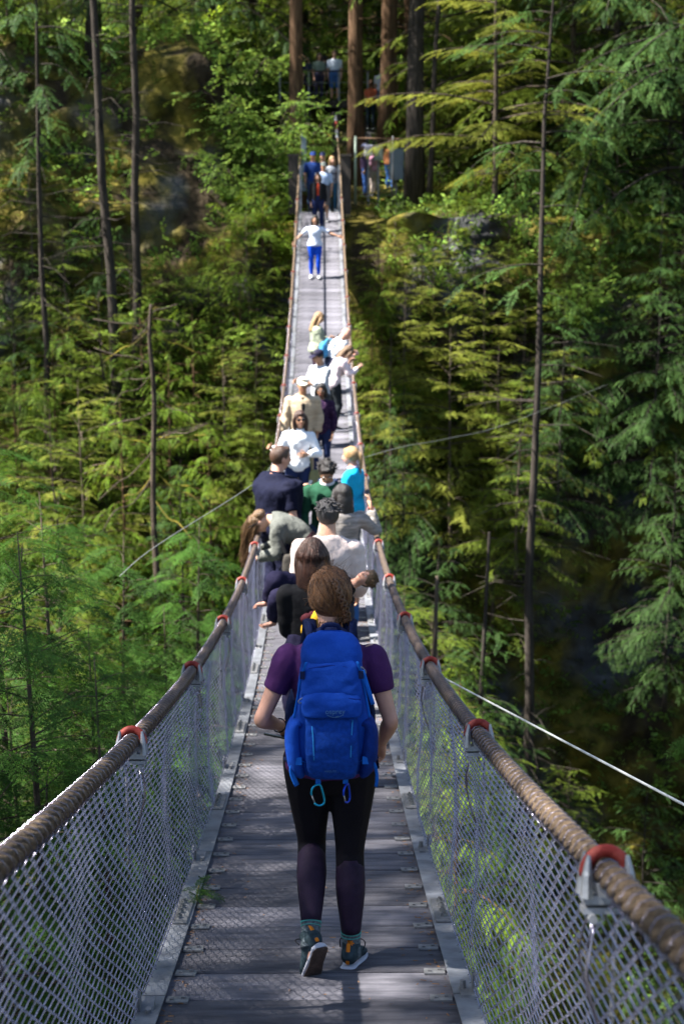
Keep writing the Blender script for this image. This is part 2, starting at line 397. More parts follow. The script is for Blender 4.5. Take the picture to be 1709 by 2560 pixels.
for k in range(NB):
    y0 = Y0 + k*BAY; y1 = min(y0 + BAY, Y_END+.2); yc = y0 + BAY/2
    if y0 >= Y_END - .3: break
    for sx in (-1, 1):
        bl('edge_angle', angle_mesh(y0, y1, sx), M_GALV, smooth=False)
        if y1 > .5: bl('chain_link_panel', net_mesh(y0, y1, sx, .0024 if y0 < 22 else .0028, 1.0 if y0 < 16 else .8))
        if yc < Y_END:
            sp = bl('splice_plate', splice_me); sp.location = (sx*.604, yc, float(zd(yc))+.03); sp.rotation_euler = (math.atan(sl(yc)), 0, 0)
            if yc < 24 and yc > 1:
                for j in range(4):
                    b_ = bl('bolt', bolt_me, parent=sp); b_.location = (sx*.004, -.13+.085*j, .004)
        for (yy_, first) in ((y0 - (.16 if sx < 0 else 0), True),):
            if yy_ < .2: continue
            zt = float(zd(yy_)); tilt = math.atan(sl(yy_))
            cs = bl('clamp_saddle', sad_me); cs.location = (sx*XC, yy_, zt+HC); cs.rotation_euler = (tilt, 0, sx*.02+random.uniform(-.05, .05))
            cu = bl('clamp_u_bolt', ub_me, parent=cs)
            an = bl('net_anchor', hk_me); an.location = (sx*.615, yy_, zt+.006); an.rotation_euler = (tilt, 0, 0 if sx > 0 else math.pi)
            hr = MB(); hr.loft([(sx*(XC+.024), yy_, zt+HC-.48), (sx*(XC+.022), yy_, zt+HC-.08)], [(.012, .005)]*2, 4, ref=(1, 0, 0)); bl('hanger_strap', hr, M_GALV, smooth=False)
            # hand-twisted wire tails lacing the net to the clamp
            wt = MB()
            for q in range(3):
                a0 = random.uniform(-.05, .05); wt.merge(tube([(sx*(XC-.03), yy_+a0, zt+HC-.09), (sx*(XC-.045), yy_+a0*1.5+random.uniform(-.03, .03), zt+HC-.2), (sx*(XC-.01), yy_+a0*2+random.uniform(-.05, .05), zt+HC-.33)], .0028, 4, 3))
            bl('lacing_tail', wt, M_WIRE)
# wire rope handrails: helical strands
def rope(sx):
    V = []; Q = []; o = 0
    for (ya, yb, per, ns) in ((-2.0, 14.0, 14, 6), (14.0, Y_END+5.6, 8, 4)):
        pitch = .36; n = int((yb-ya)/pitch*per); yy = np.linspace(ya, yb, n+1)
        zc = np.where(yy < Y_END, zd(yy)+HC, 0)
        t = np.clip((yy-Y_END)/5.6, 0, 1); zc = np.where(yy < Y_END, zc, (ZL+HC)*(1-t)+2.75*t + 0*t); xc = np.where(yy < Y_END, sx*XC, sx*(XC-.09*t))
        slp = np.gradient(zc, yy); nl = np.sqrt(1+slp**2)
        for k in range(5):
            th = 2*math.pi*(yy/pitch + k/5)*sx
            rr = .0165
            cx = xc + rr*np.cos(th); cz = zc + rr*np.sin(th)/nl; cy = yy - rr*np.sin(th)*slp/nl
            P = np.stack([cx, cy, cz], -1); T = np.gradient(P, axis=0); T /= np.linalg.norm(T, axis=1)[:, None]
            S = np.cross(T, np.array([0, 0, 1.0])); S /= np.linalg.norm(S, axis=1)[:, None]; N_ = np.cross(S, T)
            a = np.arange(ns)*2*math.pi/ns
            v = P[:, None] + .0135*(S[:, None]*np.cos(a)[None, :, None] + N_[:, None]*np.sin(a)[None, :, None])
            V.append(v.reshape(-1, 3)); b = np.arange(n)
            for j in range(ns):
                kk = (j+1) % ns; Q.append(o + np.stack([b*ns+j, b*ns+kk, (b+1)*ns+kk, (b+1)*ns+j], -1))
            o += len(v)*ns
    return mesh_np('handrail_rope', np.concatenate(V), np.concatenate(Q), M_ROPE, True)
for sx in (-1, 1):
    bl('handrail_rope', rope(sx))
    ys = np.linspace(-1.5, Y_END, 160)
    lw_ = MB(); lw_.loft(np.c_[np.full(160, sx*(XC-.004)), ys, zd(ys)+HC-.036], np.full(160, .0035), 5, ref=(1, 0, 0)); bl('top_lacing_wire', lw_, M_WIRE)
    # spiral wire that laces the net to the rope
    n = int(34/.062); t = np.linspace(0, 1, n*9); ysw = -1 + 34*t; th = t*n*2*math.pi
    sw = MB(); zz_ = zd(ysw)+HC-.002+.034*np.cos(th); sw.loft(np.c_[sx*XC+.0325*np.sin(th), ysw, zz_], np.full(len(t), .0013), 3, ref=(.2, .3, .9)); bl('spiral_lacing', sw, M_WIRE)
    # far end: dark end post, steel upright, painted anchor sleeve
    ep = MB(); ep.box((sx*.80, Y_END+.25, ZL+.80), (.30, .34, 1.75)); ep.box((sx*.80, Y_END+.25, ZL+1.70), (.36, .40, .06)); bl('end_post', ep, M_TIMBER, smooth=False)
    st = MB(); st.box((sx*.585, Y_END+.05, ZL+.65), (.07, .08, 1.5)); bl('end_upright', st, M_GALV, smooth=False)
    p1 = V3(sx*(XC-.055), Y_END+3.3, ZL+HC+(2.75-ZL-HC)*.59); p2 = V3(sx*(XC-.09), Y_END+5.5, 2.71)
    d_ = (p2-p1)
    for a_, b_, m_, nm in ((0, .34, M_GALV, 'anchor_socket'), (.34, .72, M_RED, 'anchor_sleeve'), (.72, 1.0, M_GALV, 'anchor_rod')):
        q = MB(); q.loft([p1+d_*a_, p1+d_*b_], [.055, .05], 8, ref=(1, 0, 0)); bl(nm, q, m_)
    an = MB(); an.box((sx*(XC-.09), Y_END+5.7, 1.6), (.26, .3, 2.5)); bl('anchor_post', an, M_TIMBER, smooth=False)
sp_ = MB(); sp_.box((-.50, Y_END+1.9, 1.05), (.16, .06, 1.7)); bl('end_strut', sp_, mat('blue_grey_paint', (.20, .25, .33), .5, .2, 5), smooth=False)
# needles and twigs caught along the deck edges
r_ = np.random.default_rng(12); n_ = 1500; yl = r_.uniform(2, 16, n_); xl = np.where(r_.random(n_) < .75, r_.choice([-1, 1], n_)*(.55-np.abs(r_.normal(0, .04, n_))), r_.uniform(-.5, .5, n_)); a_ = r_.uniform(0, 6.28, n_); ln = r_.uniform(.008, .03, n_)
c0 = np.stack([xl, yl, zd(yl)+.004], -1); dd = np.stack([np.cos(a_), np.sin(a_), np.sin(a_)*sl(yl)], -1)*ln[:, None]/2; ee = np.stack([-np.sin(a_), np.cos(a_), np.cos(a_)*sl(yl)], -1)*.0016
tag(link('needle_litter', mesh_np('needle_litter', np.stack([c0-dd-ee, c0+dd-ee, c0+dd+ee+V3(0, 0, .002), c0-dd+ee+V3(0, 0, .002)], 1).reshape(-1, 3), np.arange(n_*4).reshape(-1, 4), mat('dry_needles', (.20, .10, .04), .9, .5, 30))), 'dry needles and twigs scattered on the planks', 'litter', kind='stuff')
# near abutment and far landing
M_CONC = mat('concrete', (.30, .29, .27), .9, .2, 6, bump=.3)
ab = MB(); ab.box((0, Y0-1.5, float(zd(Y0))-.55), (2.4, 3.0, 1.0)); tag(ab.build('abutment', M_CONC, smooth=False), 'concrete landing slab at the near end of the footbridge', 'landing', kind='structure')
M_GRAV = mat('landing_gravel', (.26, .235, .21), .95, .25, 25, bump=.6, bscale=60)
ld = MB(); ld.box((.05, Y_END+1.9, ZL-.42), (1.25, 3.75, .8)); tag(ld.build('landing', M_GRAV, smooth=False), 'gravel landing at the far end of the footbridge', 'landing', kind='structure')
# guy wires
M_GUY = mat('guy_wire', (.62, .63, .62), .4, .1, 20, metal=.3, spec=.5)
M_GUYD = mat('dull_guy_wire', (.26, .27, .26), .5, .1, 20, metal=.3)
def guy(label, pts, r, m=M_GUY):
    tag(tube(pts, r, 7, 8).build('guy_wire', m), label, 'cable', 'stay cables of the footbridge')
a, b = at(1160, 1722, 8.0), at(1709, 2012, 5.0); d_ = b-a
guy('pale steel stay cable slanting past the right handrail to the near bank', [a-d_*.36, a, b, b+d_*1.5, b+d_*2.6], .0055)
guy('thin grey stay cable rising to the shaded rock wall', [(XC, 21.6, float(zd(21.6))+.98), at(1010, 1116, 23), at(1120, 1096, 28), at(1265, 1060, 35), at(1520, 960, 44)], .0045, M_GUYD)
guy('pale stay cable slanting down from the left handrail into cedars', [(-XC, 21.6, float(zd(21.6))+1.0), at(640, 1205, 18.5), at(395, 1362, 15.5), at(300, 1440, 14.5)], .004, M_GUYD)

# ================================================================ far bank: platform, steps, fence, cabinets
pf = thing('viewing_platform', 'raised timber viewing platform among trees above the far landing', 'platform', (.15, 57.6, 3.45))
def plat(name, mb, m, sm_=False): return mb.build(name, m, pf, sm_)
for k in range(12): plat('platform_plank', MB().box((0, -1.4+.25*k, 0), (3.4, .235, .05)), M_TIMB2)
plat('edge_beam', MB().box((0, -1.56, -.11), (3.5, .08, .26)), M_TIMBER)
for sx in (-1.6, -.55, .55, 1.6):
    plat('platform_post', MB().box((sx, -1.46, -.9), (.14, .14, 1.4)), M_TIMBER)
    plat('railing_post', MB().box((sx, -1.49, .52), (.06, .06, 1.04)), M_GALVD)
plat('top_rail', MB().box((0, -1.49, 1.05), (3.4, .07, .05)), M_TIMBER)
for q in (.3, .65): plat('railing_wire', MB().box((0, -1.49, q), (3.4, .012, .012)), M_GALVD)
stc = thing('staircase', 'timber steps with a metal handrail climbing between big trunks', 'staircase', (1.9, 53.6, .15))
for k in range(10):
    MB().box((0, .29*k, .1+.23*k), (1.3, .31, .07)).build('step', M_TIMB2, stc, False); MB().box((0, .15+.29*k, -.05+.23*k), (1.3, .03, .23)).build('riser', M_TIMBER, stc, False)
tube([(.62, -.1, 1.0), (.62, 2.7, 3.3)], .025, 6, 1).build('handrail', M_GALV, stc)
for k in (0, 4, 9): MB().box((.62, .29*k, .55+.23*k), (.05, .05, 1.0)).build('handrail_post', M_GALV, stc, False)
FY = 50.6
fx0 = at(888, 345, FY).x; fx1 = at(1075, 345, FY).x; fzt = at(888, 345, FY).z; fzb = at(888, 490, FY).z
fence = thing('chain_link_fence', 'chain link fence with pale post and rusty top rail beside far landing', 'fence', (fx0, FY, fzb))
fw, fh = fx1-fx0, fzt-fzb
M_FPOST = mat('pale_post', (.24, .29, .24), .5, .15, 6, metal=.3)
M_RUST = mat('rusty_rail', (.14, .075, .04), .7, .4, 12)
for q in (0, .5, 1): MB().loft([(fw*q, 0, -.3), (fw*q, 0, fh+.06)], [.05, .05] if q == 0 else [.03, .03], 8, ref=(1, 0, 0)).build('fence_post', M_FPOST if q == 0 else M_GALVD, fence)
MB().loft([(0, 0, fh), (fw*.5, 0, fh-.03), (fw, 0, fh)], [.028]*3, 7, ref=(0, 0, 1)).build('top_rail', M_RUST, fence)
def flatnet(w_, h_, pit, rad):
    nw, nh = int(w_/pit), int(h_/pit*2); jj = np.arange(nh+1)
    X = np.arange(nw)[:, None]*pit + np.where(jj % 2 == 0, 0, pit)[None, :]; Z = np.repeat((jj/nh*h_)[None], nw, 0)
    P = np.stack([X, np.where(jj % 2 == 0, .004, -.004)[None]+X*0, Z], -1); a = np.arange(3)*2*math.pi/3; off = np.stack([np.cos(a), np.sin(a), np.sin(a)*.3], -1)*rad
    V = (P[:, :, None]+off).reshape(-1, 3); base = (np.arange(nw)[:, None]*(nh+1)+np.arange(nh)).reshape(-1)
    return V, np.concatenate([np.stack([base*3+j, base*3+(j+1) % 3, (base+1)*3+(j+1) % 3, (base+1)*3+j], -1) for j in range(3)])
V_, Q_ = flatnet(fw, fh, .07, .003); link('fence_mesh', mesh_np('fence_mesh', V_, Q_, M_GALVD), fence)
def cabinet(label, u0, v0, u1, v1, y, m, depth=.22):
    a, b = at(u0, v0, y), at(u1, v1, y); c = (a+b)/2; wd, ht = abs(b.x-a.x), abs(a.z-b.z)
    t = thing('utility_cabinet', label, 'cabinet', (c.x, y, c.z-ht/2))
    link('housing', bmesh_box((wd, depth, ht), .012, m, 'housing'), t).location = (0, 0, ht/2)
    link('door', bmesh_box((wd*.9, .012, ht*.9), .004, m, 'door'), t).location = (0, -depth/2-.006, ht/2)
    MB().box((wd*.33, -depth/2-.02, ht*.5), (.02, .02, .07)).build('latch', M_GALVD, t, False)
    for q in (.2, .8): MB().box((-wd*.45, -depth/2-.014, ht*q), (.02, .016, .06)).build('hinge', M_GALVD, t, False)
    g = ground(c.x, y)
    MB().box((0, depth*.5+.03, (g-(c.z-ht/2))/2+ht*.35), (.08, .06, (c.z-ht/2)-g+ht*.7+.3)).build('mounting_post', M_GALVD, t, False)
cabinet('small pale lilac utility box on post behind chain link fence', 911, 363, 931, 391, 51.3, mat('lilac_grey_paint', (.42, .42, .52), .5, .08, 4))
cabinet('small olive grey utility box between two bigger cabinets', 934, 364, 957, 402, 51.35, mat('olive_grey_paint', (.22, .26, .20), .5, .1, 4))
cabinet('large blue grey metal panel cabinet beside the dark trunk', 973, 371, 1008, 450, 51.0, mat('blue_grey_cabinet', (.235, .29, .335), .5, .08, 3), .3)
# ================================================================ trees and plants
def leafmat(name, c, c2, tr=.38, isl=.30, obj=.18, sc=1.3):
    return mat(name, c, .65, .25, sc, col2=c2, transl=tr, island=isl, objvar=obj, spec=.12)
M_CEDAR = leafmat('cedar_foliage', (0.0348, 0.0741, 0.0062), (0.1233, 0.195, 0.0172))
M_CEDN = leafmat('near_cedar_foliage', (0.0174, 0.0527, 0.0076), (0.0474, 0.1148, 0.0136), .34)
M_HEM = leafmat('hemlock_foliage', (0.0435, 0.078, 0.0078), (0.1451, 0.195, 0.0234))
M_HEMB = leafmat('blue_hemlock_foliage', (0.0189, 0.0484, 0.014), (0.0544, 0.1092, 0.025))
M_YEL = leafmat('yellow_hemlock_foliage', (0.087, 0.1131, 0.014), (0.2176, 0.2418, 0.039))
M_MAPLE = leafmat('maple_leaves', (0.0653, 0.1326, 0.0172), (0.1741, 0.2808, 0.0546), .5)
M_MAPLE2 = leafmat('bright_maple_leaves', (0.087, 0.156, 0.0117), (0.1886, 0.2808, 0.0234), .5)
M_FERN = leafmat('fern_fronds', (0.029, 0.0663, 0.0094), (0.1016, 0.1404, 0.0218), .35, .4, 0, .5)
M_BARK = mat('bark', (.055, .042, .033), .95, .45, 3, col2=(.115, .09, .07), bump=1.0, bscale=14, stretch=(5, 5, .7), spec=.1, objvar=.25)
M_BARKR = mat('red_cedar_bark', (.075, .044, .026), .95, .5, 3, col2=(.15, .09, .052), bump=1.0, bscale=16, stretch=(6, 6, .5), spec=.1)
M_BARKG = mat('grey_snag_wood', (.17, .16, .145), .9, .35, 4, col2=(.30, .28, .25), bump=.8, bscale=18, stretch=(5, 5, .7), spec=.1)
M_BARKK = mat('dark_bark', (.028, .024, .022), .95, .4, 3, col2=(.06, .05, .042), bump=1.0, bscale=16, stretch=(5, 5, .6), spec=.1)
M_MOSSY = mat('mossy_twig', (.10, .09, .035), .95, .4, 3, col2=(.26, .21, .03), bump=.6, bscale=20, spec=.1)
def diamond(p, d, L, wd, nrm_):
    d = nrm(d); s = np.cross(nrm_, d); s = s/np.linalg.norm(s)
    return [p, p + d*L*.45 + s*wd, p + d*L, p + d*L*.45 - s*wd]
def spray1(n=10, ang=48, L=.34, wd=.035, droop=.25, seed=0):
    r = np.random.default_rng(seed); V = []; up = V3(0, 0, 1)
    for i in range(n):
        t = (i+.4)/n; p = V3(t, 0, -droop*t*t)
        for s in (-1, 1):
            a = R(ang + r.uniform(-12, 12)); l = L*(1.05-.75*t)*r.uniform(.8, 1.2)*min(1, .45+2.2*t)
            d = V3(math.cos(a), s*math.sin(a), -.18-.5*droop*t+r.uniform(-.12, .12)); V += diamond(p, d, l, wd*r.uniform(.8, 1.25), up)
    V += diamond(V3(.9, 0, -droop*.81), V3(1, 0, -.4), .22, wd, up)
    return np.array(V)
def spray2(n=7, seed=0):
    r = np.random.default_rng(seed); V = []; up = V3(0, 0, 1)
    for i in range(n):
        t = (i+.5)/n; p = V3(t, 0, -.3*t*t)
        for s in (-1, 1):
            a = R(42+r.uniform(-8, 8)); l = .42*(1.05-.7*t)*min(1, .5+2*t); d = nrm(V3(math.cos(a), s*math.sin(a), -.25)); e = nrm(np.cross(up, d))
            for j in range(5):
                q = p + d*l*(j+.3)/5 + V3(0, 0, -.12*l*(j/5)**2)
                for s2 in (-1, 1):
                    V += diamond(q, d*.75 + e*s2*.6 + V3(0, 0, r.uniform(-.2, .05)), l*.36*(1.1-.5*j/5), .015, up)
            V += diamond(p + d*l*.9, d + V3(0, 0, -.2), l*.32, .015, up)
    return np.array(V)
def leafquad(seed=0):
    """cluster of broad leaves on a twig"""
    r = np.random.default_rng(seed); V = []
    for i in range(9):
        t = (i+.3)/9; p = V3(t, 0, -.15*t*t); a = R(r.uniform(30, 85)) * (1 if i % 2 else -1)
        d = V3(math.cos(a), math.sin(a), r.uniform(-.5, .1)); n_ = nrm(V3(r.uniform(-.5, .5), r.uniform(-.5, .5), 1)); V += diamond(p + d*.05, d, r.uniform(.26, .38), r.uniform(.075, .11), n_)
    return np.array(V)
SP1 = [spray1(seed=k) for k in range(4)]; SPH = [spray1(10, 60, .30, .034, .18, 10+k) for k in range(4)]
SPC = [spray1(9, 40, .42, .034, .5, 20+k) for k in range(4)]; SP2 = [spray2(seed=k) for k in range(3)]; LQ = [leafquad(k) for k in range(4)]
FRN = [spray1(7, 68, .30, .05, .55, 30+k) for k in range(4)]
def scatter(temps, O, D, U, S, name, m):
    """place spray templates: O origin, D direction, U approx up, S scale"""
    O, D, U, S = map(np.asarray, (O, D, U, S)); D = D/np.linalg.norm(D, axis=1)[:, None]
    E = np.cross(U, D); E /= np.maximum(1e-6, np.linalg.norm(E, axis=1))[:, None]; U = np.cross(D, E)
    W = RNG.integers(0, len(temps), len(O)); out = []
    for k, T in enumerate(temps):
        q = W == k
        if not q.any(): continue
        v = O[q][:, None] + S[q][:, None, None]*(T[None, :, 0:1]*D[q][:, None] + T[None, :, 1:2]*E[q][:, None] + T[None, :, 2:3]*U[q][:, None]); out.append(v.reshape(-1, 3))
    V = np.concatenate(out); return mesh_np(name, V, np.arange(len(V)).reshape(-1, 4), m)
def trunk_mb(H, r, seed, wob=.12, top=.12, flare=1.35):
    rr = np.random.default_rng(seed); n = 12; t = np.linspace(0, 1, n); P = np.c_[np.cumsum(rr.normal(0, wob/n*3, n))*H/12, np.cumsum(rr.normal(0, wob/n*3, n))*H/12, t*H]; P[:, :2] -= P[0, :2]
    rad = r*np.maximum(.03, (1-t)**.85*(1-top)+top*.2); rad[0] *= flare; return P, rad
def conifer(name, H, r, start, nb, blen, temps, ssize, per_m, m_leaf, m_bark, seed, rise=.15, droop=.45, dead=0, hang=.35, shape='cone', thin=None, nsides=9, bough=False):
    rr = np.random.default_rng(seed); root = link(name, None)
    P, rad = trunk_mb(H, r, seed); tb = MB(); tb.loft(P, rad, nsides, ref=(1, 0, 0))
    tp = lambda z: np.array([np.interp(z, P[:, 2], P[:, k]) for k in range(3)])
    O = []; D = []; U = []; S = []
    for i in range(nb):
        t = (i + rr.uniform(0, 1))/nb; z = H*(start + (1-start)*t*.985)
        if thin is not None and rr.random() < thin(t): continue
        if shape == 'cone': L = blen*(1.02 - t)**.8*rr.uniform(.65, 1.15) + .15
        elif shape == 'bough': L = blen*(1.02-t)**.6*rr.uniform(.55, 1.15) + .12
        elif shape == 'col': L = blen*(1-.6*t**2)*rr.uniform(.5, 1.15)*(.5+.5*min(1, t*5))
        else: L = blen*math.sin(math.pi*min(.97, .12+t*.85))**.7*rr.uniform(.6, 1.15)
        ph = rr.uniform(0, 2*math.pi); h = V3(math.cos(ph), math.sin(ph), 0); p0 = tp(z); ri = rise*rr.uniform(.3, 1.5) + .35*t; dr = droop*rr.uniform(.6, 1.3)*(1-.5*t)
        ts = np.linspace(0, 1, 6); B = p0 + np.outer(ts*L, h) + np.outer(ri*L*ts - dr*L*ts**2, V3(0, 0, 1)); sd = np.cross(V3(0, 0, 1), h); B += np.outer(np.sin(ts*3+ph)*.06*L, sd)
        br = max(.006, min(.3*r, .011*L)); tb.loft(B, np.linspace(br, br*.25, 6), 4, ref=(0, 0, 1), cap=False)
        if bough:
            nl = max(3, int(L*per_m))
            for j in range(nl):
                q = .15 + .85*(j+rr.uniform(0, 1))/nl; f = q*5; a = int(min(4, f)); p = B[a] + (B[a+1]-B[a])*(f-a); tg = nrm(B[a+1]-B[a]); side = 1 if j % 2 else -1
                l = (.22+.30*L*(1.05-q)*min(1, .4+2*q))*rr.uniform(.7, 1.2); d = nrm(tg*.75 + sd*side*rr.uniform(.6, 1.0) + V3(0, 0, -hang*rr.uniform(.3, 1.0)))
                m_ = max(1, int(round(l/ssize*2.2)))
                for k in range(m_):
                    e = (k+.35)/m_; pp = p + d*l*e + V3(0, 0, -hang*.35*l*e*e); O.append(pp); D.append(d + np.cross(V3(0, 0, 1), d)*(.55 if k % 2 else -.55)*(e < .8) + V3(0, 0, -hang*.5*e)); U.append(V3(rr.normal(0, .18), rr.normal(0, .18), 1)); S.append(ssize*rr.uniform(.7, 1.15)*(1.1-.3*e))
            O.append(B[-1]); D.append(nrm(B[-1]-B[-2])+V3(0, 0, -.2)); U.append(V3(0, 0, 1)); S.append(ssize)
            continue
        ns = max(3, int(L*per_m))
        for j in range(ns):
            q = .12 + .88*(j+rr.uniform(0, 1))/ns; f = q*5; a = int(min(4, f)); p = B[a] + (B[a+1]-B[a])*(f-a); tg = nrm(B[a+1]-B[a]); side = 1 if j % 2 else -1
            d = tg*.7 + sd*side*rr.uniform(.35, 1.1) + V3(0, 0, -hang*rr.uniform(.2, 1.4))
            O.append(p + rr.normal(0, .03, 3)); D.append(d); U.append(V3(rr.normal(0, .25), rr.normal(0, .25), 1)); S.append(ssize*rr.uniform(.6, 1.2)*(1.05-.35*q))
        O.append(B[-1]); D.append(nrm(B[-1]-B[-2])+V3(0, 0, -.2)); U.append(V3(0, 0, 1)); S.append(ssize*.8)
    for i in range(dead):
        z = H*rr.uniform(.12, max(.2, start)); ph = rr.uniform(0, 6.28); L = rr.uniform(.4, 1.6); h = V3(math.cos(ph), math.sin(ph), 0); p0 = tp(z)
        B = [p0, p0+h*L*.5+V3(0, 0, rr.uniform(-.1, .1)), p0+h*L+V3(0, 0, rr.uniform(-.45, .05))]; tb.loft(B, [.014, .009, .004], 4, ref=(0, 0, 1), cap=False)
    tb.build('trunk', m_bark, root); o = link('crown', scatter(temps, O, D, U, S, 'crown', m_leaf), root)
    return root
def shrub(name, H, Rr, nst, ntw, m_leaf, seed, lsize=.32):
    rr = np.random.default_rng(seed); root = link(name, None); tb = MB(); O = []; D = []; U = []; S = []
    for i in range(nst):
        ph = rr.uniform(0, 6.28); h = V3(math.cos(ph), math.sin(ph), 0); L = rr.uniform(.6, 1)
        B = [V3(0, 0, 0), h*Rr*.25*L+V3(0, 0, H*.4*L), h*Rr*.65*L+V3(0, 0, H*.75*L), h*Rr*L+V3(0, 0, H*.92*L*rr.uniform(.7, 1.05))]; B = cr(B, 3); tb.loft(B, np.linspace(.022*H/3, .005, len(B)), 4, ref=(0, 1, 0), cap=False)
        for j in range(ntw):
            q = rr.uniform(.25, 1)*(len(B)-1); a = int(min(len(B)-2, q)); p = B[a]+(B[a+1]-B[a])*(q-a); d = nrm(rr.normal(0, 1, 3)*V3(1, 1, .45) + h*.4); e = rr.uniform(.1, .45)*H/3
            O.append(p+d*e*.6); D.append(d+V3(0, 0, -.25)); U.append(V3(rr.normal(0, .3), rr.normal(0, .3), 1)); S.append(lsize*rr.uniform(.7, 1.3))
    tb.build('trunk', M_BARK, root); link('crown', scatter(LQ, O, D, U, S, 'crown', m_leaf), root); return root
PROTO = {
 'cedar_near': conifer('cedar_tree', 13, .12, .10, 115, 3.0, SP2, .5, 5.6, M_CEDN, M_BARK, 1, .10, .35, 4, .55, 'cone'),
 'cedar': conifer('cedar_tree', 12, .12, .06, 66, 3.6, SPC, .50, 4.6, M_CEDAR, M_BARKR, 2, .10, .42, 4, .75, 'bough', bough=True),
 'hem': conifer('hemlock_tree', 13, .12, .08, 70, 3.9, SPH, .44, 4.8, M_HEM, M_BARK, 3, .20, .40, 10, .35, 'bough', bough=True),
 'hemb': conifer('hemlock_tree', 15, .13, .10, 70, 4.2, SPH, .50, 4.2, M_HEMB, M_BARKK, 4, .12, .5, 12, .6, 'bough', bough=True),
 'yel': conifer('hemlock_tree', 9, .10, .12, 48, 3.4, SPH, .42, 5.2, M_YEL, M_BARK, 5, .15, .30, 8, .25, 'bough', bough=True),
 'fir': conifer('fir_tree', 34, .36, .24, 120, 4.2, SP1, .9, 3.4, M_HEM, M_BARKK, 6, .05, .5, 40, .4, 'col', nsides=12),
 'firr': conifer('cedar_tree', 32, .34, .30, 105, 4.0, SPC, 1.0, 3.2, M_CEDAR, M_BARKR, 7, .05, .5, 24, .5, 'col', nsides=12),
 'thin': conifer('fir_tree', 24, .15, .66, 30, 1.9, SPH, .7, 4.0, M_HEMB, M_BARKK, 8, .08, .5, 60, .35, 'col', thin=lambda t: .3),
 'sap': conifer('young_hemlock', 5.5, .05, .05, 70, 1.7, SPH, .5, 9, M_HEM, M_BARK, 9, .12, .35, 0, .25, 'cone'),
 'maple': shrub('maple_shrub', 4.2, 2.0, 15, 34, M_MAPLE, 10), 'maple2': shrub('maple_shrub', 3.4, 1.9, 14, 34, M_MAPLE2, 11, .30),
}
PUSED = set()
ADJ = {'cedar': 'bushy yellow green cedar', 'hem': 'feathery mid green hemlock', 'hemb': 'dark blue green hemlock', 'yel': 'pale yellow green hemlock', 'fir': 'tall dark trunked fir', 'firr': 'tall reddish barked cedar', 'thin': 'slim dark fir', 'sap': 'small young hemlock', 'maple': 'leafy light green maple shrub', 'maple2': 'lime green maple shrub'}
GRP = {'cedar_near': ('dense green cedar with drooping flat sprays beside the near end of the bridge', 'cedar', 'cedars beside the bridge'),
 'cedar': ('bushy yellow green cedar clinging to the canyon wall', 'cedar', 'cedars on the canyon wall'),
 'hem': ('feathery mid green hemlock on the far canyon side', 'hemlock', 'hemlocks on the far side'),
 'hemb': ('tall dark blue green hemlock hanging over the canyon', 'hemlock', 'dark hemlocks'),
 'yel': ('pale yellow green hemlock with fine flat branches on the far slope', 'hemlock', 'pale hemlocks'),
 'fir': ('tall dark trunked fir in the forest beyond the canyon', 'fir', 'tall firs'),
 'firr': ('tall reddish barked cedar in the forest beyond the canyon', 'cedar', 'tall cedars'),
 'thin': ('slim dark trunk of a fir with dead lower twigs', 'fir', 'slim firs'),
 'sap': ('small young hemlock sprouting on the slope', 'hemlock', 'young hemlocks'),
 'maple': ('leafy light green maple shrub on the canyon rim', 'shrub', 'maple shrubs'),
 'maple2': ('bright lime green maple shrub catching the sun', 'shrub', 'lime maple shrubs')}
def plant(kind, x, y, z=None, s=1.0, rz=None, label=None, lean=(0, 0), sz=None):
    p = PROTO[kind]
    if kind in PUSED: o = copy_tree(p)
    else: o = p; PUSED.add(kind)
    if z is None: z = ground(x, y) - .15
    o.location = (x, y, z); o.scale = (s, s, sz or s); o.rotation_euler = (lean[0], lean[1], random.uniform(0, 6.28) if rz is None else rz)
    l, c, g = GRP[kind]
    if not label:
        sd_ = 'on the mossy rock side' if x < 0 else 'on the cabinet side'
        zn = ('behind the far landing', 'behind') if y > 56 else ('growing out of the canyon wall', 'wall') if z < -6 else ('at the far canyon rim', 'rim')
        if kind != 'cedar_near': l = ADJ[kind] + ' ' + zn[0] + ' ' + sd_; g = g + ', ' + zn[1] + ' ' + sd_
    tag(o, label or l, c, g if not label else None)
    if label and 'group' in o: del o['group']
    return o
def plant_top(kind, u, v, y, h, label=None, **k):
    """tree whose TOP shows at photo pixel (u, v); h its height"""
    if kind in ('hem', 'hemb', 'cedar', 'yel') and y > 30: h *= 1.45
    p = at(u, v, y); H0 = {'cedar_near': 13, 'cedar': 12, 'hem': 13, 'hemb': 15, 'yel': 9, 'fir': 34, 'firr': 32, 'thin': 22, 'sap': 5.5, 'maple': 4.2, 'maple2': 3.4}[kind]
    return plant(kind, p.x, y, p.z - h, h/H0, label=label, **k)
def plant_px(kind, u, v, y, label=None, s=1.0, **k):
    """tree whose trunk passes photo pixel (u, v) at distance y, rooted in the ground there"""
    p = at(u, v, y); return plant(kind, p.x, y, None, s, label=label, **k)
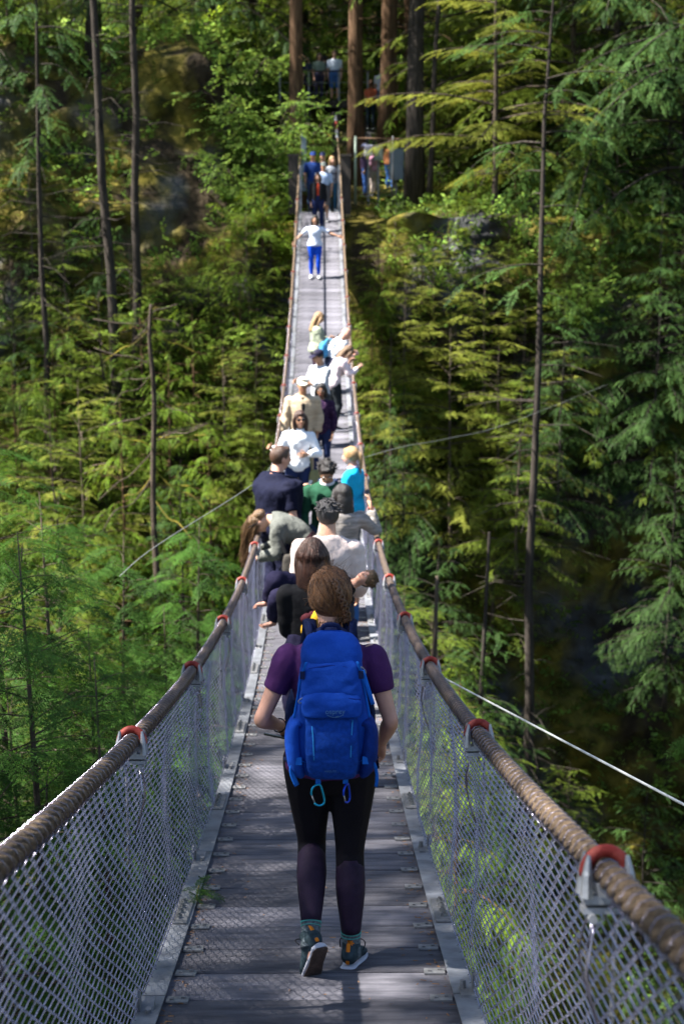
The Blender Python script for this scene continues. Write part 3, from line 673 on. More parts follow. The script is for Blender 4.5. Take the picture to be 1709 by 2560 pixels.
# --- trunks one can point at
plant_px('thin', 95, 500, 41.5, 'slim grey trunk with dead twigs, outermost on the left slope', 1.05, lean=(0, .015))
plant_px('thin', 222, 100, 51, 'dark straight trunk standing on top of the mossy rock', 1.3)
plant_px('thin', 288, 300, 43, 'thicker of two dark trunks in front of the mossy rock face', 1.3)
plant_px('thin', 323, 300, 44, 'thinner of two dark trunks in front of the mossy rock face', 1.1)
plant_px('firr', 742, 300, 50.5, 'orange brown cedar trunk beside the left end post', .85, lean=(0, .01))
plant_px('firr', 893, 300, 53.5, 'red brown cedar trunk between the landing and the steps', .95)
plant_px('firr', 967, 330, 54.5, 'thick brown cedar trunk behind the small utility boxes', 1.05)
plant_px('fir', 1036, 400, 50.3, 'massive dark fir trunk beside the large grey cabinet', .97)
plant_px('thin', 1072, 350, 50, 'thin pale trunk just behind the massive dark fir', .75)
o = plant('thin', at(1335, 1700, 38.5).x, 38.5, None, 1.4, label='slender dark trunk leaning out in front of the shaded rock wall', lean=(0, .035))
# --- forest beyond the landing and on both rims
rr = np.random.default_rng(5)
def far_forest():
    for k in range(58):
        x = rr.uniform(-22, 22); y = rr.uniform(57, 92)
        if abs(x-.4) < 2.6 and y < 62: continue
        kind = rr.choice(['hem', 'hem', 'hemb', 'cedar', 'fir', 'firr', 'yel', 'maple2']); plant(kind, x, y, None, rr.uniform(.8, 1.25) if kind not in ('fir', 'firr') else rr.uniform(.7, 1.0))
far_forest()
for (u, v, y, k, s) in [(640, 250, 49.5, 'maple', 1.2), (600, 380, 48.6, 'maple', 1.0), (660, 430, 48.2, 'maple', 1.0), (690, 330, 49, 'maple', 1.0), (560, 130, 52, 'maple', 1.3), (640, 500, 47, 'maple2', .9), (690, 560, 46.6, 'maple2', .8), (430, 60, 55, 'maple2', 1.3), (520, 60, 56, 'maple2', 1.2), (360, 120, 55, 'hem', .7), (120, 110, 53, 'cedar', .7), (180, 130, 52, 'yel', .6), (20, 180, 52, 'hem', .8), (480, 200, 52, 'hem', .5)]:
    p = at(u, v, y); plant(k, p.x, y, p.z - {'maple': 3.0, 'maple2': 2.4, 'hem': 6, 'cedar': 6, 'yel': 4}[k]*s, s)
for (u, v, y, k, h) in [(1130, 60, 54, 'hem', 9), (1230, 130, 53, 'hem', 9), (1180, -60, 57, 'hem', 12), (1330, 20, 52, 'yel', 9), (1450, -40, 52, 'hem', 12), (1600, -80, 50, 'hemb', 14), (1690, 60, 48, 'hemb', 13), (1560, 150, 48, 'hem', 10), (1290, 330, 49, 'cedar', 8), (1180, 480, 48, 'sap', 4), (1110, 520, 47.5, 'sap', 3), (1250, 520, 47.5, 'hem', 6), (1420, 430, 47, 'hem', 6), (1530, 480, 46, 'hemb', 6), (1660, 450, 45, 'hemb', 6.5), (1000, 600, 46, 'yel', 4), (1080, 640, 44.5, 'yel', 5.5), (1210, 690, 44, 'yel', 6), (1310, 760, 44, 'yel', 5), (930, 720, 43.5, 'cedar', 5), (980, 800, 42, 'yel', 4.5), (1130, 820, 42, 'yel', 5), (1240, 860, 42.5, 'hem', 6), (1010, 960, 41, 'hemb', 5), (960, 1020, 40.5, 'hemb', 5), (1400, 560, 46.5, 'hem', 5), (1500, 640, 45, 'hemb', 5), (1650, 680, 44, 'hemb', 6), (1440, 640, 45, 'hem', 4.5)]:
    plant_top(k, u, v, y, h, rz=None)
for (u, v, y, k, h) in [(655, 430, 45.8, 'cedar', 7), (610, 520, 45, 'hem', 6), (672, 600, 45.3, 'hem', 4.5), (560, 560, 45.2, 'cedar', 6), (945, 560, 45, 'yel', 4), (990, 520, 45.6, 'hem', 5.5), (1060, 590, 44.6, 'yel', 6), (1120, 545, 45.6, 'cedar', 6), (1190, 600, 45, 'yel', 5.5), (955, 640, 44, 'cedar', 4), (1015, 690, 43.4, 'yel', 4.5), (1290, 620, 45.2, 'hem', 5)]:
    plant_top(k, u, v, y, h)
# left slope
for (u, v, y, k, h) in [(60, 350, 46, 'hem', 8), (150, 560, 44, 'hem', 7), (20, 640, 44, 'hemb', 9), (250, 480, 45, 'hemb', 7), (330, 600, 44.5, 'hem', 7), (420, 620, 45, 'cedar', 6), (520, 640, 45, 'hem', 6), (600, 700, 44.5, 'cedar', 5), (660, 640, 45.5, 'yel', 5), (480, 760, 43.5, 'cedar', 6), (350, 760, 42.5, 'cedar', 6), (240, 720, 42, 'hem', 7), (130, 820, 41, 'cedar', 7), (30, 900, 40, 'cedar', 8), (200, 950, 39, 'yel', 6), (420, 900, 41, 'cedar', 5), (300, 1000, 38, 'cedar', 6), (560, 860, 42, 'yel', 4), (640, 800, 43, 'hem', 5), (120, 1020, 36, 'hem', 7), (520, 1060, 39, 'cedar', 4.5), (600, 1010, 41, 'sap', 3), (450, 1150, 36, 'hemb', 5), (650, 960, 41.5, 'hem', 4)]:
    plant_top(k, u, v, y, h)
for k in range(60):
    u = rr.uniform(930, 1760) if k % 2 else rr.uniform(-60, 680); v = rr.uniform(60, 700) if k % 2 else rr.uniform(250, 1150); y = np.interp(v, [60, 500, 1150], [56, 47.5, 39]) + rr.uniform(-1, 2)
    if 370 < u < 620 and 150 < v < 600: continue
    if u < 1120 and v < 520: continue
    if 600 < u < 690 and v > 1000: continue
    kk = rr.choice(['hem', 'hem', 'yel', 'cedar', 'sap', 'maple']); plant_top(kk, u, v, y, {'hem': 6, 'yel': 5, 'cedar': 5, 'sap': 3.5, 'maple': 3}[kk]*rr.uniform(.7, 1.2))
# near cedars below and beside the bridge on the left
for (u, v, y, h, lab) in [(490, 1300, 19, 12, 'pointed cedar top rising just left of the handrail'), (300, 1330, 16, 12, None), (120, 1230, 14.5, 13, None), (-40, 1080, 11.5, 12, 'big cedar reaching in at the left beside the handrail'), (240, 1560, 12, 11, None), (400, 1520, 15, 11, None), (560, 1560, 22, 11, None), (30, 1700, 9.5, 9, None), (200, 1900, 9, 8, None), (340, 1750, 11.5, 9, None), (-250, 1400, 8.5, 11, None), (90, 2150, 8.0, 8, None), (70, 1330, 8.4, 10, None), (230, 1650, 7.9, 8, None), (-60, 1500, 7.0, 8, None)]:
    plant_top('cedar_near', u, v, y, h, lab)
for (u, v, y, k, h) in [(1150, 1640, 27, 'cedar', 8), (1080, 1500, 33, 'hem', 7), (1200, 1560, 35, 'hemb', 8), (1010, 1440, 36, 'hem', 7), (1690, 1120, 38, 'hemb', 5), (1410, 760, 41, 'hemb', 4.5), (1300, 930, 40, 'hem', 4), (1230, 1830, 32, 'hemb', 6), (1420, 1900, 34, 'hem', 6), (1620, 1950, 33, 'hemb', 6), (1100, 1340, 38, 'hemb', 6)]:
    plant_top(k, u, v, y, h)
# tall trees on the near-left bank whose crowns dapple the near half of the deck (they stand outside the frame)
SH = {'fir': 'tall dark fir on the near left bank', 'firr': 'tall red barked cedar on the near left bank'}
for (x, y, k, s) in [(-9.5, .5, 'firr', .60), (-11.5, 4.5, 'fir', .62), (-9.0, 7.2, 'firr', .58), (-12.5, 9.5, 'fir', .70), (-15, 1, 'firr', .8), (-17, 6.0, 'fir', .85), (-8.5, -4, 'fir', .55), (-14.5, 12.0, 'firr', .6), (-8.0, 3.5, 'fir', .52), (-7.6, -.8, 'firr', .55), (6, -7, 'firr', .7)]:
    tag(plant(k, x, y, None, s, label=SH[k]), group='trees on the near bank')
SH = {'fir': 'tall dark fir on the far left bank beyond the mossy rock', 'firr': 'tall red barked cedar on the far left bank beyond the mossy rock'}
for (x, y, k, s) in [(-18, 49, 'firr', 1.0), (-15, 55, 'fir', .8), (-8, 55, 'fir', .75), (-13, 45, 'fir', .8), (-16, 40, 'firr', .85), (-20, 44, 'firr', 1.0)]:
    tag(plant(k, x, y, None, s, label=SH[k]), group='tall trees on the far left bank')
# big layered hemlocks on both rims, taller than the frame
for (x, y, k, s) in [(-6.4, 55.5, 'hemb', 1.2), (-12.5, 50, 'hemb', 1.2), (6.6, 54.5, 'hem', 1.2), (8.2, 50.0, 'hem', 1.25), (9.4, 49.0, 'hemb', 1.2), (11.5, 47.5, 'hemb', 1.3), (7.6, 55, 'hem', 1.5), (9.6, 52, 'hem', 1.5), (3.4, 58.5, 'cedar', 1.6), (5.4, 46.9, 'yel', 1.15), (-2.6, 60, 'hemb', 1.4), (1.6, 63, 'hem', 1.6), (-.6, 65, 'hemb', 1.6)]:
    plant(k, x, y, None, s)
# --- snags and stump
def snag(label, pts, r0, r1, m, nb, seed, cat='dead tree'):
    r_ = np.random.default_rng(seed); P = cr(pts, 4); b0 = P[0].copy(); t = thing('snag', label, cat, b0); P = P - b0
    tb = MB(); tb.loft(P, np.linspace(r0, r1, len(P)), 8, ref=(1, 0, 0)); tb.build('trunk', m, t)
    for i in range(nb):
        q = r_.uniform(.25, .98)*(len(P)-1); a = int(min(len(P)-2, q)); p = P[a]+(P[a+1]-P[a])*(q-a); ph = r_.uniform(-1.1, 1.1) + (0 if r_.random() < .5 else math.pi); L = r_.uniform(.5, 2.2); h = V3(math.cos(ph), math.sin(ph)*.5, 0)
        dz = r_.uniform(-.9, .35); L *= .8; tube([p, p+h*L*.35+V3(r_.normal(0, .08), r_.normal(0, .08), dz*L*.5), p+h*L*.7+V3(r_.normal(0, .1), r_.normal(0, .1), dz*L*.6), p+h*L+V3(r_.normal(0, .1), 0, dz*L)], .012*L**.5, 5, 3).build('branch', M_MOSSY if r_.random() < .45 else M_BARK, t)
    return t
snag('broken grey snag with mossy dead branches left of the bridge', [at(396, 1500, 35), at(383, 1250, 35.3), at(386, 1000, 35.4), at(374, 850, 35.4), at(378, 760, 35.5)], .085, .035, M_BARK, 26, 3)
snag('mossy dead sapling standing before the dark rock wall', [at(1200, 1760, 33), at(1212, 1550, 33), at(1222, 1330, 33)], .06, .03, M_BARKK, 0, 5)
snag('yellow mossed bare sapling beside the right handrail', [at(1084, 1690, 25), at(1088, 1560, 25), at(1092, 1440, 25)], .05, .03, M_BARK, 0, 6)
p = at(1338, 545, 47.2); st_ = thing('tree_stump', 'short dark cut stump on the right slope', 'stump', (p.x, 47.2, p.z)); MB().loft([(0, 0, -.6), (0, 0, 0), (.01, 0, .3), (.0, 0, .55)], [.26, .23, .19, .18], 12, ref=(1, 0, 0)).build('trunk', M_BARKK, st_); MB().loft([(0, 0, .55), (0, 0, .565)], [.165, .16], 12, ref=(1, 0, 0)).build('cut_top', M_BARKG, st_)
# --- ground cover: ferns and small leafy plants over rim, wall and forest floor
def cover(n, name, label, temps, m, smin, smax, lim, seed, drop=.9):
    r_ = np.random.default_rng(seed); Vg = TV.reshape(-1, 3); G = TV
    e1 = np.gradient(G, axis=0); e2 = np.gradient(G, axis=1); Nn = np.cross(e1, e2).reshape(-1, 3); ar = np.linalg.norm(Nn, axis=1); Nn /= ar[:, None]
    ok = (Vg[:, 1] > 31) & (Vg[:, 1] < 78) & (np.abs(Vg[:, 0]) < lim) & (Vg[:, 2] > -27) & ~((np.abs(Vg[:, 0]-.3) < 1.5) & (Vg[:, 1] > 45.5) & (Vg[:, 1] < 52.8))
    ok &= fbm(Vg*.35 + seed, 3) > -.25
    # bare rock: the sunny mossy face on the left and the shaded wall on the right
    ok &= ~((Vg[:, 0] > -5.6) & (Vg[:, 0] < -2.9) & (Vg[:, 2] > -1.2) & (Vg[:, 2] < 3.2) & (Vg[:, 1] < 51)) 
    ok &= ~((Vg[:, 0] > 5.0) & (Vg[:, 0] < 10.5) & (Vg[:, 2] > -15) & (Vg[:, 2] < -4.5) & (r_.random(len(Vg)) < .6))
    pr = ar*ok*(1+1.5*(Vg[:, 1] > 40)); c = r_.choice(len(Vg), n, p=pr/pr.sum()); Nc = Nn[c]*np.where(Nn[c][:, 2:3] < -.2, -1, 1)
    O = Vg[c] + r_.normal(0, .16, (n, 3)); ph = r_.uniform(0, 6.28, n); D = np.stack([np.cos(ph), np.sin(ph)*.7-.25, r_.uniform(-.1, .9, n)], -1) + Nc*.7
    U = np.stack([r_.normal(0, .4, n), r_.normal(-.2, .4, n), np.ones(n)], -1); S = r_.uniform(smin, smax, n)
    tag(link(name, scatter(temps, O, D, U, S, name, m)), label, 'ground cover', kind='stuff')
cover(13500, 'fern_cover', 'ferns and moss fronds covering the canyon sides', FRN, M_FERN, .4, .95, 22, 1)
cover(14000, 'leafy_cover', 'low leafy salal and huckleberry on the canyon sides', LQ, M_MAPLE, .35, .7, 22, 2)
# a cedar twig reaching in at the right, and a seedling at the left edge angle
sg = thing('cedar_branch', 'bright cedar branch tip reaching in above the pale stay cable', 'branch', at(1900, 1800, 5.2)); b0 = np.array(at(1900, 1800, 5.2))
Bp = cr([np.array(at(1900, 1800, 5.2))-b0, np.array(at(1800, 1815, 5.15))-b0, np.array(at(1725, 1850, 5.1))-b0], 3); tb = MB(); tb.loft(Bp, np.linspace(.007, .002, len(Bp)), 5, ref=(0, 1, 0)); tb.build('twig', M_BARK, sg)
link('foliage', scatter(SP2, [Bp[k] for k in (1, 2, 3, 4, 5, 6, 6, 5)], [(-.7, .1*s_, -.5-.2*s_) for s_ in (1, -1, 1, -1, 1, -1, 2, -2)], [(.2*s_, -.6, .8) for s_ in (1, -1, 1, -1, 1, -1, 1, 0)], [.16, .15, .15, .13, .12, .1, .1, .1], 'foliage', M_CEDN), sg)
p = at(512, 2255, 6.6); sdl = thing('seedling', 'small green seedling growing through the left edge of the deck', 'plant', (-.555, 6.62, float(zd(6.62))+.0))
tube([(0, 0, -.02), (.0, 0, .05), (.01, 0, .10)], .003, 4, 2).build('stem', M_MOSSY, sdl)
r_ = np.random.default_rng(2); n_ = 16; link('foliage', scatter(SP2, np.c_[r_.normal(0, .02, n_), r_.normal(0, .03, n_), r_.uniform(.02, .10, n_)], np.c_[r_.normal(.3, 1, n_), r_.normal(0, 1, n_), r_.uniform(-.3, .6, n_)], np.c_[r_.normal(0, .3, n_), r_.normal(0, .3, n_), np.ones(n_)], r_.uniform(.06, .12, n_), 'foliage', M_CEDN), sdl)
for k_, pr_ in PROTO.items():
    if k_ not in PUSED: plant(k_, -15, 60 + len(PUSED))
# ================================================================ people
def skinm(name, c): return mat(name, c, .5, .08, 20, spec=.35, bump=.05, bscale=120)
SK_L = skinm('skin_light', (.50, .28, .19)); SK_P = skinm('skin_pink', (.55, .29, .21)); SK_T = skinm('skin_tan', (.36, .19, .115)); SK_B = skinm('skin_brown', (.21, .105, .06))
def cloth(name, c, var=.10, scale=14, bump=.25, **k): return mat(name, c, .85, var, scale, bump=bump, bscale=26, spec=.12, **k)
def hairm(name, c, c2=None): return mat(name, c, .42, .35, 30, col2=c2, bump=.5, bscale=90, stretch=(3, 3, .4), spec=.45)
H_BLK = hairm('hair_black', (.014, .011, .011)); H_DBR = hairm('hair_dark_brown', (.03, .014, .012), (.06, .026, .018)); H_BRN = hairm('hair_brown', (.085, .045, .02), (.17, .095, .042)); H_BLD = hairm('hair_blonde', (.28, .17, .075), (.42, .27, .13)); H_AUB = hairm('hair_auburn', (.045, .017, .007), (.15, .062, .022)); H_GRY = hairm('hair_grey_black', (.018, .017, .018), (.07, .065, .07))
M_EYE = mat('eye_dark', (.02, .015, .012), .2, .1, 5, spec=.6); M_EYEW = mat('eye_white', (.6, .57, .54), .3, .05, 5); M_LIP = mat('lips', (.30, .10, .08), .45, .1, 10)
M_SOLE = mat('white_sole', (.55, .55, .56), .7, .15, 12); M_SHOE = cloth('dark_shoe', (.03, .03, .035)); M_SHOEW = cloth('pale_shoe', (.5, .5, .5)); M_BLK = cloth('black_cloth', (.010, .010, .012))
M_PHONE = mat('phone_black', (.012, .012, .015), .15, .1, 5, spec=.6)
def rotm(ax, ay, az): return np.array(Euler((ax, ay, az), 'XYZ').to_matrix())
TORSO_F = [(-.15, .085, .080, .0), (-.09, .155, .115, -.01), (-.02, .178, .128, -.012), (.05, .160, .112, -.004), (.13, .130, .098, .004), (.21, .132, .100, .004), (.29, .148, .112, .010), (.36, .160, .112, .004), (.415, .166, .094, -.006), (.445, .140, .080, -.012), (.475, .092, .067, -.012), (.51, .057, .059, -.006), (.545, .052, .056, .006), (.58, .050, .054, .012)]
TORSO_M = [(-.15, .085, .085, .0), (-.09, .148, .112, -.006), (-.02, .165, .120, -.008), (.05, .158, .115, .0), (.13, .150, .112, .008), (.21, .156, .116, .008), (.29, .172, .122, .008), (.36, .185, .120, .002), (.415, .188, .104, -.008), (.445, .160, .088, -.012), (.475, .106, .074, -.012), (.51, .067, .066, -.006), (.545, .062, .063, .006), (.58, .059, .060, .012)]
def hand_mb(wr, d, side_v, curl, thumb, sc=1.0, mb=None):
    """five-finger hand at wrist wr, pointing d, side_v = direction across the palm towards the thumb"""
    m = mb or MB(); d = nrm(d); t = nrm(np.asarray(side_v) - np.dot(side_v, d)*d); n_ = np.cross(d, t)      # n_: palm normal (towards the curl)
    wr = np.asarray(wr, float)
    m.loft([wr-d*.02*sc, wr+d*.015*sc, wr+d*.05*sc, wr+d*.085*sc, wr+d*.098*sc], np.array([(.024, .019), (.029, .018), (.040, .016), (.041, .014), (.030, .009)])*sc, 10, ref=n_)
    for k, (o, L) in enumerate([(.030, .070), (.010, .080), (-.011, .075), (-.031, .058)]):
        p = wr + d*.085*sc + t*o*sc; pts = [p]; a = 0
        for j, f in enumerate((.45, .32, .25)):
            a += curl*(.75 if j == 0 else 1.0)*(1+.08*k); pts.append(pts[-1] + (d*math.cos(a) + n_*math.sin(a))*L*f*sc)
        m.loft(cr(pts, 2), np.linspace(.0098, .0066, 7)*sc, 7, ref=t)
    p = wr + d*.028*sc + t*.030*sc; q = p + (d*.6+t*.75+n_*.35*curl)*.038*sc; e = q + (d*.85+t*(.35-.6*curl)+n_*.5*curl)*.045*sc; m.loft(cr([p-t*.012*sc, p, q, e], 2), np.linspace(.0145, .0075, 7)*sc, 7, ref=n_)
    return m
def limb(mb, a, b, c, ra, ref, n=12, k=4, infl=0, upto=1.0, ext=.0):
    """two-bone limb a-b-c with radius profile ra = list of (t in 0..2, r1, r2)"""
    a, b, c = map(lambda q: np.asarray(q, float), (a, b, c)); P = []; Q = []
    for (t, r1, r2, off) in ra:
        if t > upto*2: break
        p = a + (b-a)*t if t <= 1 else b + (c-b)*(t-1); P.append(p + np.asarray(ref)*off); Q.append((r1+infl, r2+infl))
    if upto < 1:
        t = upto*2; p = a + (b-a)*t if t <= 1 else b + (c-b)*(t-1); rr_ = [np.interp(t, [x[0] for x in ra], [x[i] for x in ra])+infl for i in (1, 2)]; P.append(p); Q.append(rr_)
    mb.loft(cr(P, k), cr(np.array(Q), k), n, ref=ref); return P[-1]
LEG = [(-.10, .085, .085, 0), (.0, .096, .100, 0), (.25, .090, .096, 0), (.55, .075, .078, .003), (.85, .058, .060, .003), (1.0, .053, .056, .004), (1.15, .053, .058, -.008), (1.32, .055, .062, -.016), (1.55, .046, .050, -.010), (1.8, .034, .038, -.002), (2.0, .033, .037, 0)]
ARM = [(-.17, .012, .014, 0), (-.12, .034, .038, 0), (-.02, .049, .054, 0), (.2, .050, .053, 0), (.5, .043, .046, 0), (.85, .037, .038, 0), (1.0, .036, .037, 0), (1.2, .040, .039, 0), (1.5, .034, .033, 0), (1.85, .026, .023, 0), (2.0, .026, .021, 0)]
def head_fn(v):
    v = v.copy(); z = v[:, 2]; y = v[:, 1]
    jaw = np.clip(-z, 0, 1); v[:, 0] *= 1 - .34*jaw**1.4; v[:, 1] = np.where(y > 0, y*(1-.12*jaw), y*(1-.42*jaw**1.2)) + .16*jaw
    v[:, 0] *= 1 + .05*np.clip(z, 0, 1); v[:, 1] = np.where((y > .75) & (np.abs(z-.1) < .2), v[:, 1]-.03, v[:, 1]); return v
HR = V3(.0765, .098, .118)
TEX = bpy.data.textures.new('folds', 'CLOUDS'); TEX.noise_scale = .11; TEX.noise_depth = 3
def remesh(o, vox, sm=5, extra=None, fac=.5, fold=0.0):
    m = o.modifiers.new('r', 'REMESH'); m.mode = 'VOXEL'; m.voxel_size = vox; m.use_smooth_shade = True
    if sm: s_ = o.modifiers.new('s', 'SMOOTH'); s_.factor = fac; s_.iterations = sm
    if fold: d_ = o.modifiers.new('f', 'DISPLACE'); d_.texture = TEX; d_.texture_coords = 'LOCAL'; d_.strength = fold; d_.mid_level = .45
    dc = o.modifiers.new('d', 'DECIMATE'); dc.ratio = .36
    PENDING.append((o, extra)); return o
def person(label, x, y, z, rz, H=1.70, sex='f', skin=SK_L, group=None, lean=0.0, side=0.0, twist=0.0, head=(0, 0, 0), armL=((-.15, 0, -1), (0, .15, -1)), armR=((.15, 0, -1), (0, .15, -1)), legL=((-.02, .02, -1), (0, -.02, -1)), legR=((.02, .02, -1), (0, -.02, -1)), footL=(0, -6), footR=(0, 6), lift=0.0,
           top=None, sleeve=.38, toplen=-.06, tinf=.014, bottom=None, legto=.96, binf=.011, shoe=M_SHOE, sole=M_SOLE, hair=('short', H_BLK), face=True, girth=1.0, vox=.014, curl=(.5, .5), handscale=1.0, barefoot=False, hips=1.0, jacket=None, collar=None, cap=None, glasses=None, beltz=.06, hair_len=.25, name='person', legs=1.0):
    s = H/1.70; root = thing(name, label, 'person', (x, y, z), rz, group); T = TORSO_F if sex == 'f' else TORSO_M
    sw = (.172 if sex == 'f' else .195) * max(1, girth)**.45
    # legs first: pelvis height follows from the posed legs
    hipo = .094; TH, SHK = .425, .420
    def legpts(hx, L): a = V3(hx, 0, -.03); b = a + nrm(L[0])*TH; return a, b, b + nrm(L[1])*SHK
    LL, LR = legpts(-hipo, legL), legpts(hipo, legR)
    pz = .082 - min(LL[2][2], LR[2][2]) + lift; pel = V3(0, 0, pz)
    Ls = [[(p+pel)*s for p in q] for q in (LL, LR)]
    # spine
    def chest_rot(f): return rotm(-lean*f, side*f, twist*f)
    hs = np.array([t[0] for t in T]); f = np.clip((hs+.02)/.30, 0, 1); f = f*f*(3-2*f); cpos = [V3(0, 0, hs[0])]
    for i in range(1, len(hs)): cpos.append(cpos[-1] + chest_rot((f[i]+f[i-1])/2) @ V3(0, 0, hs[i]-hs[i-1]))
    cpos = np.array(cpos); Rc = chest_rot(1.0)
    fwd = np.array([chest_rot(q) @ V3(0, 1, 0) for q in f]); pts = (cpos + pel + fwd*np.array([t[3] for t in T])[:, None])*s
    rad = np.array([(t[1], t[2]) for t in T])*s; g = np.ones(len(T)); g[1:9] = girth; g[1:3] *= hips; rad *= g[:, None]
    shl = {k: (np.interp(.412, hs, cpos[:, 0]), np.interp(.412, hs, cpos[:, 1]), np.interp(.412, hs, cpos[:, 2])) for k in (0,)}[0]
    shl = np.array(shl) + pel; SL = (shl + Rc @ V3(-sw, -.008, 0))*s; SR = (shl + Rc @ V3(sw, -.008, 0))*s
    UA, FA = .285*s, .250*s
    def armpts(S, A): b = S + nrm(A[0])*UA; return S, b, b + nrm(A[1])*FA
    AL, AR = armpts(SL, armL), armpts(SR, armR)
    nt_ = pts[-1]; Rh = Rc @ rotm(R(head[0]), R(head[1]), R(head[2])) if len(head) == 3 else Rc
    hc = nt_ + Rh @ V3(0, .016, .066)*s
    hw = lambda p: hc + Rh @ (np.asarray(p)*s)
    ks = cr(np.c_[pts, rad, fwd], 3); kp, kr, kf = ks[:, :3], ks[:, 3:5], ks[:, 5:]
    # body
    b = MB(); b.loft(kp, kr, 18, ref=kf)
    LEGX = [(t, a*(legs if t < 1.7 else 1), c*(legs if t < 1.7 else 1), o) for t, a, c, o in LEG]
    for q in Ls: limb(b, *q, [(t, a*s, c*s, o*s) for t, a, c, o in LEGX], (0, 1, 0))
    for q in (AL, AR): limb(b, *q, [(t, a*s*(.92 if sex == 'f' else 1.08), c*s*(.92 if sex == 'f' else 1.08), o) for t, a, c, o in ARM], nrm(Rc @ V3(0, 1, 0) + V3(0, .01, .3)))
    b.ell(hc, HR*s, Rh, 20, 14, head_fn)
    b.loft([hw((0, .092, .022)), hw((0, .104, -.004)), hw((0, .114, -.026)), hw((0, .098, -.036))], np.array([.008, .012, .016, .010])*s, 8, ref=Rh @ V3(1, 0, 0))
    for sx in (-1, 1): b.ell(hw((sx*.077, -.008, -.004)), V3(.010, .020, .032)*s, Rh @ rotm(0, 0, sx*.35), 8, 6)
    feet = []
    for q, (pit, yaw), sx in ((Ls[0], footL, -1), (Ls[1], footR, 1)):
        Rf = rotm(0, 0, R(-yaw)) @ rotm(R(-pit), 0, 0); feet.append((q[2], Rf))
        b.ell(q[2] + Rf @ V3(0, .05, -.035)*s, V3(.034, .10, .03)*s, Rf, 10, 7)
    ex = MB()
    if barefoot:
        for (an, Rf), sx in zip(feet, (-1, 1)):
            for k in range(5): ex.loft([an + Rf @ V3(-sx*(.026-.013*k), .125-.004*k*k*.5, -.052)*s, an + Rf @ V3(-sx*(.030-.015*k), .165-.003*k*k, -.060)*s], np.array([.011 if k == 0 else .008, .008 if k == 0 else .006])*s, 7, ref=(0, 0, 1))
    for q, sx, cu in ((AL, -1, curl[0]), (AR, 1, curl[1])):
        d = nrm(q[2]-q[1]); tv = nrm(np.cross(d, V3(0, 0, 1)))*-sx if abs(d[2]) < .85 else V3(0, 1, 0)
        if abs(d[2]) < .85: tv = nrm(V3(0, 0, .9) + V3(-sx*.45, .0, 0))
        # thumb points forward on hanging arms, up on horizontal ones; curl closes towards the body
        m_ = MB(); hand_mb(q[2], d, tv, cu if sx < 0 else cu, 1, s*handscale, m_)
        n_ = np.cross(d, nrm(tv-np.dot(tv, d)*d)); 
        if np.dot(n_, V3(-sx, .2, 0)) < -.05:               # mirror so the fingers close inwards
            V_ = np.concatenate(m_.v); V_ = V_ - 2*np.outer((V_-q[2]) @ n_, n_); m_.v = [V_]; m_.f = [f_[::-1] for f_ in m_.f]
        ex.merge(m_)
    bo = b.build('body', skin, root); remesh(bo, max(.009, vox), 2, ex)
    # clothes
    if bottom is not None:
        c = MB(); i1 = int(np.argmax(hs > beltz)); kk = slice(0, (i1)*3+1); c.loft(kp[kk], kr[kk]+binf*s, 18, ref=kf[kk])
        for q in Ls: limb(c, *q, [(t, (a+binf)*s*(1 if t < 1.4 else 1+2.5*binf*t), (cc+binf)*s*(1 if t < 1.4 else 1+2.5*binf*t), o*s) for t, a, cc, o in LEGX], (0, 1, 0), upto=legto)
        remesh(c.build('trousers' if legto > .6 else 'shorts', bottom, root), vox, 3, fold=.045*min(1, max(0, binf-.008)/.012))
    if top is not None:
        c = MB(); i0 = int(np.argmax(hs > toplen))*3-2; i1 = 33; kk = slice(max(0, i0), i1); grow = np.linspace(tinf*1.3, tinf*.8, len(kp[kk]))[:, None]*s
        c.loft(kp[kk], kr[kk]+grow, 18, ref=kf[kk])
        for q in (AL, AR): limb(c, *q, [(t, a*s+tinf*s*1.0, cc*s+tinf*s*1.0, o) for t, a, cc, o in ARM], nrm(Rc @ V3(0, 1, 0) + V3(0, .01, .3)), upto=sleeve)
        remesh(c.build('jacket' if jacket else 'shirt', top, root), vox, 3, fold=.040*min(1, tinf/.022))
        if collar is not None:
            c = MB(); cc_ = kp[32]; aa = np.linspace(0, 2*math.pi, 17); c.loft(np.array([cc_ + Rc @ V3(.072*math.cos(t), .066*math.sin(t)+.004, .004-.012*math.sin(t))*s for t in aa]), np.full((17, 2), (.008, .020))*s, 6, ref=Rc @ V3(0, 0, 1)); c.build('collar', collar, root)
    for (an, Rf) in feet:
        if barefoot: continue
        c = MB(); L = lambda a: an + Rf @ (np.array(a)*s)
        c.loft(cr([L((0, -.062, -.030)), L((0, -.05, -.022)), L((0, .0, -.010)), L((0, .06, -.028)), L((0, .12, -.045)), L((0, .170, -.055)), L((0, .188, -.058))], 2), cr(np.array([(.014, .022), (.033, .036), (.040, .046), (.042, .034), (.045, .024), (.034, .016), (.012, .008)])*s, 2), 12, ref=Rf @ V3(0, 0, 1))
        c.loft([L((0, .0, -.03)), L((0, -.006, .04))], np.array([(.040, .044), (.040, .044)])*s, 12, ref=Rf @ V3(0, 1, 0))
        so = c.build('shoe', shoe, root); 
        if vox < .011: remesh(so, .006, 3)
        c = MB(); c.loft(cr([L((0, -.066, -.066)), L((0, -.05, -.068)), L((0, .0, -.069)), L((0, .1, -.070)), L((0, .165, -.069)), L((0, .192, -.066))], 2), cr(np.array([(.018, .012), (.036, .014), (.036, .014), (.046, .013), (.038, .012), (.012, .010)])*s, 2), 12, ref=Rf @ V3(0, 0, 1)); c.build('sole', sole, so)
    # hair
    st, hm = hair[0], hair[1]
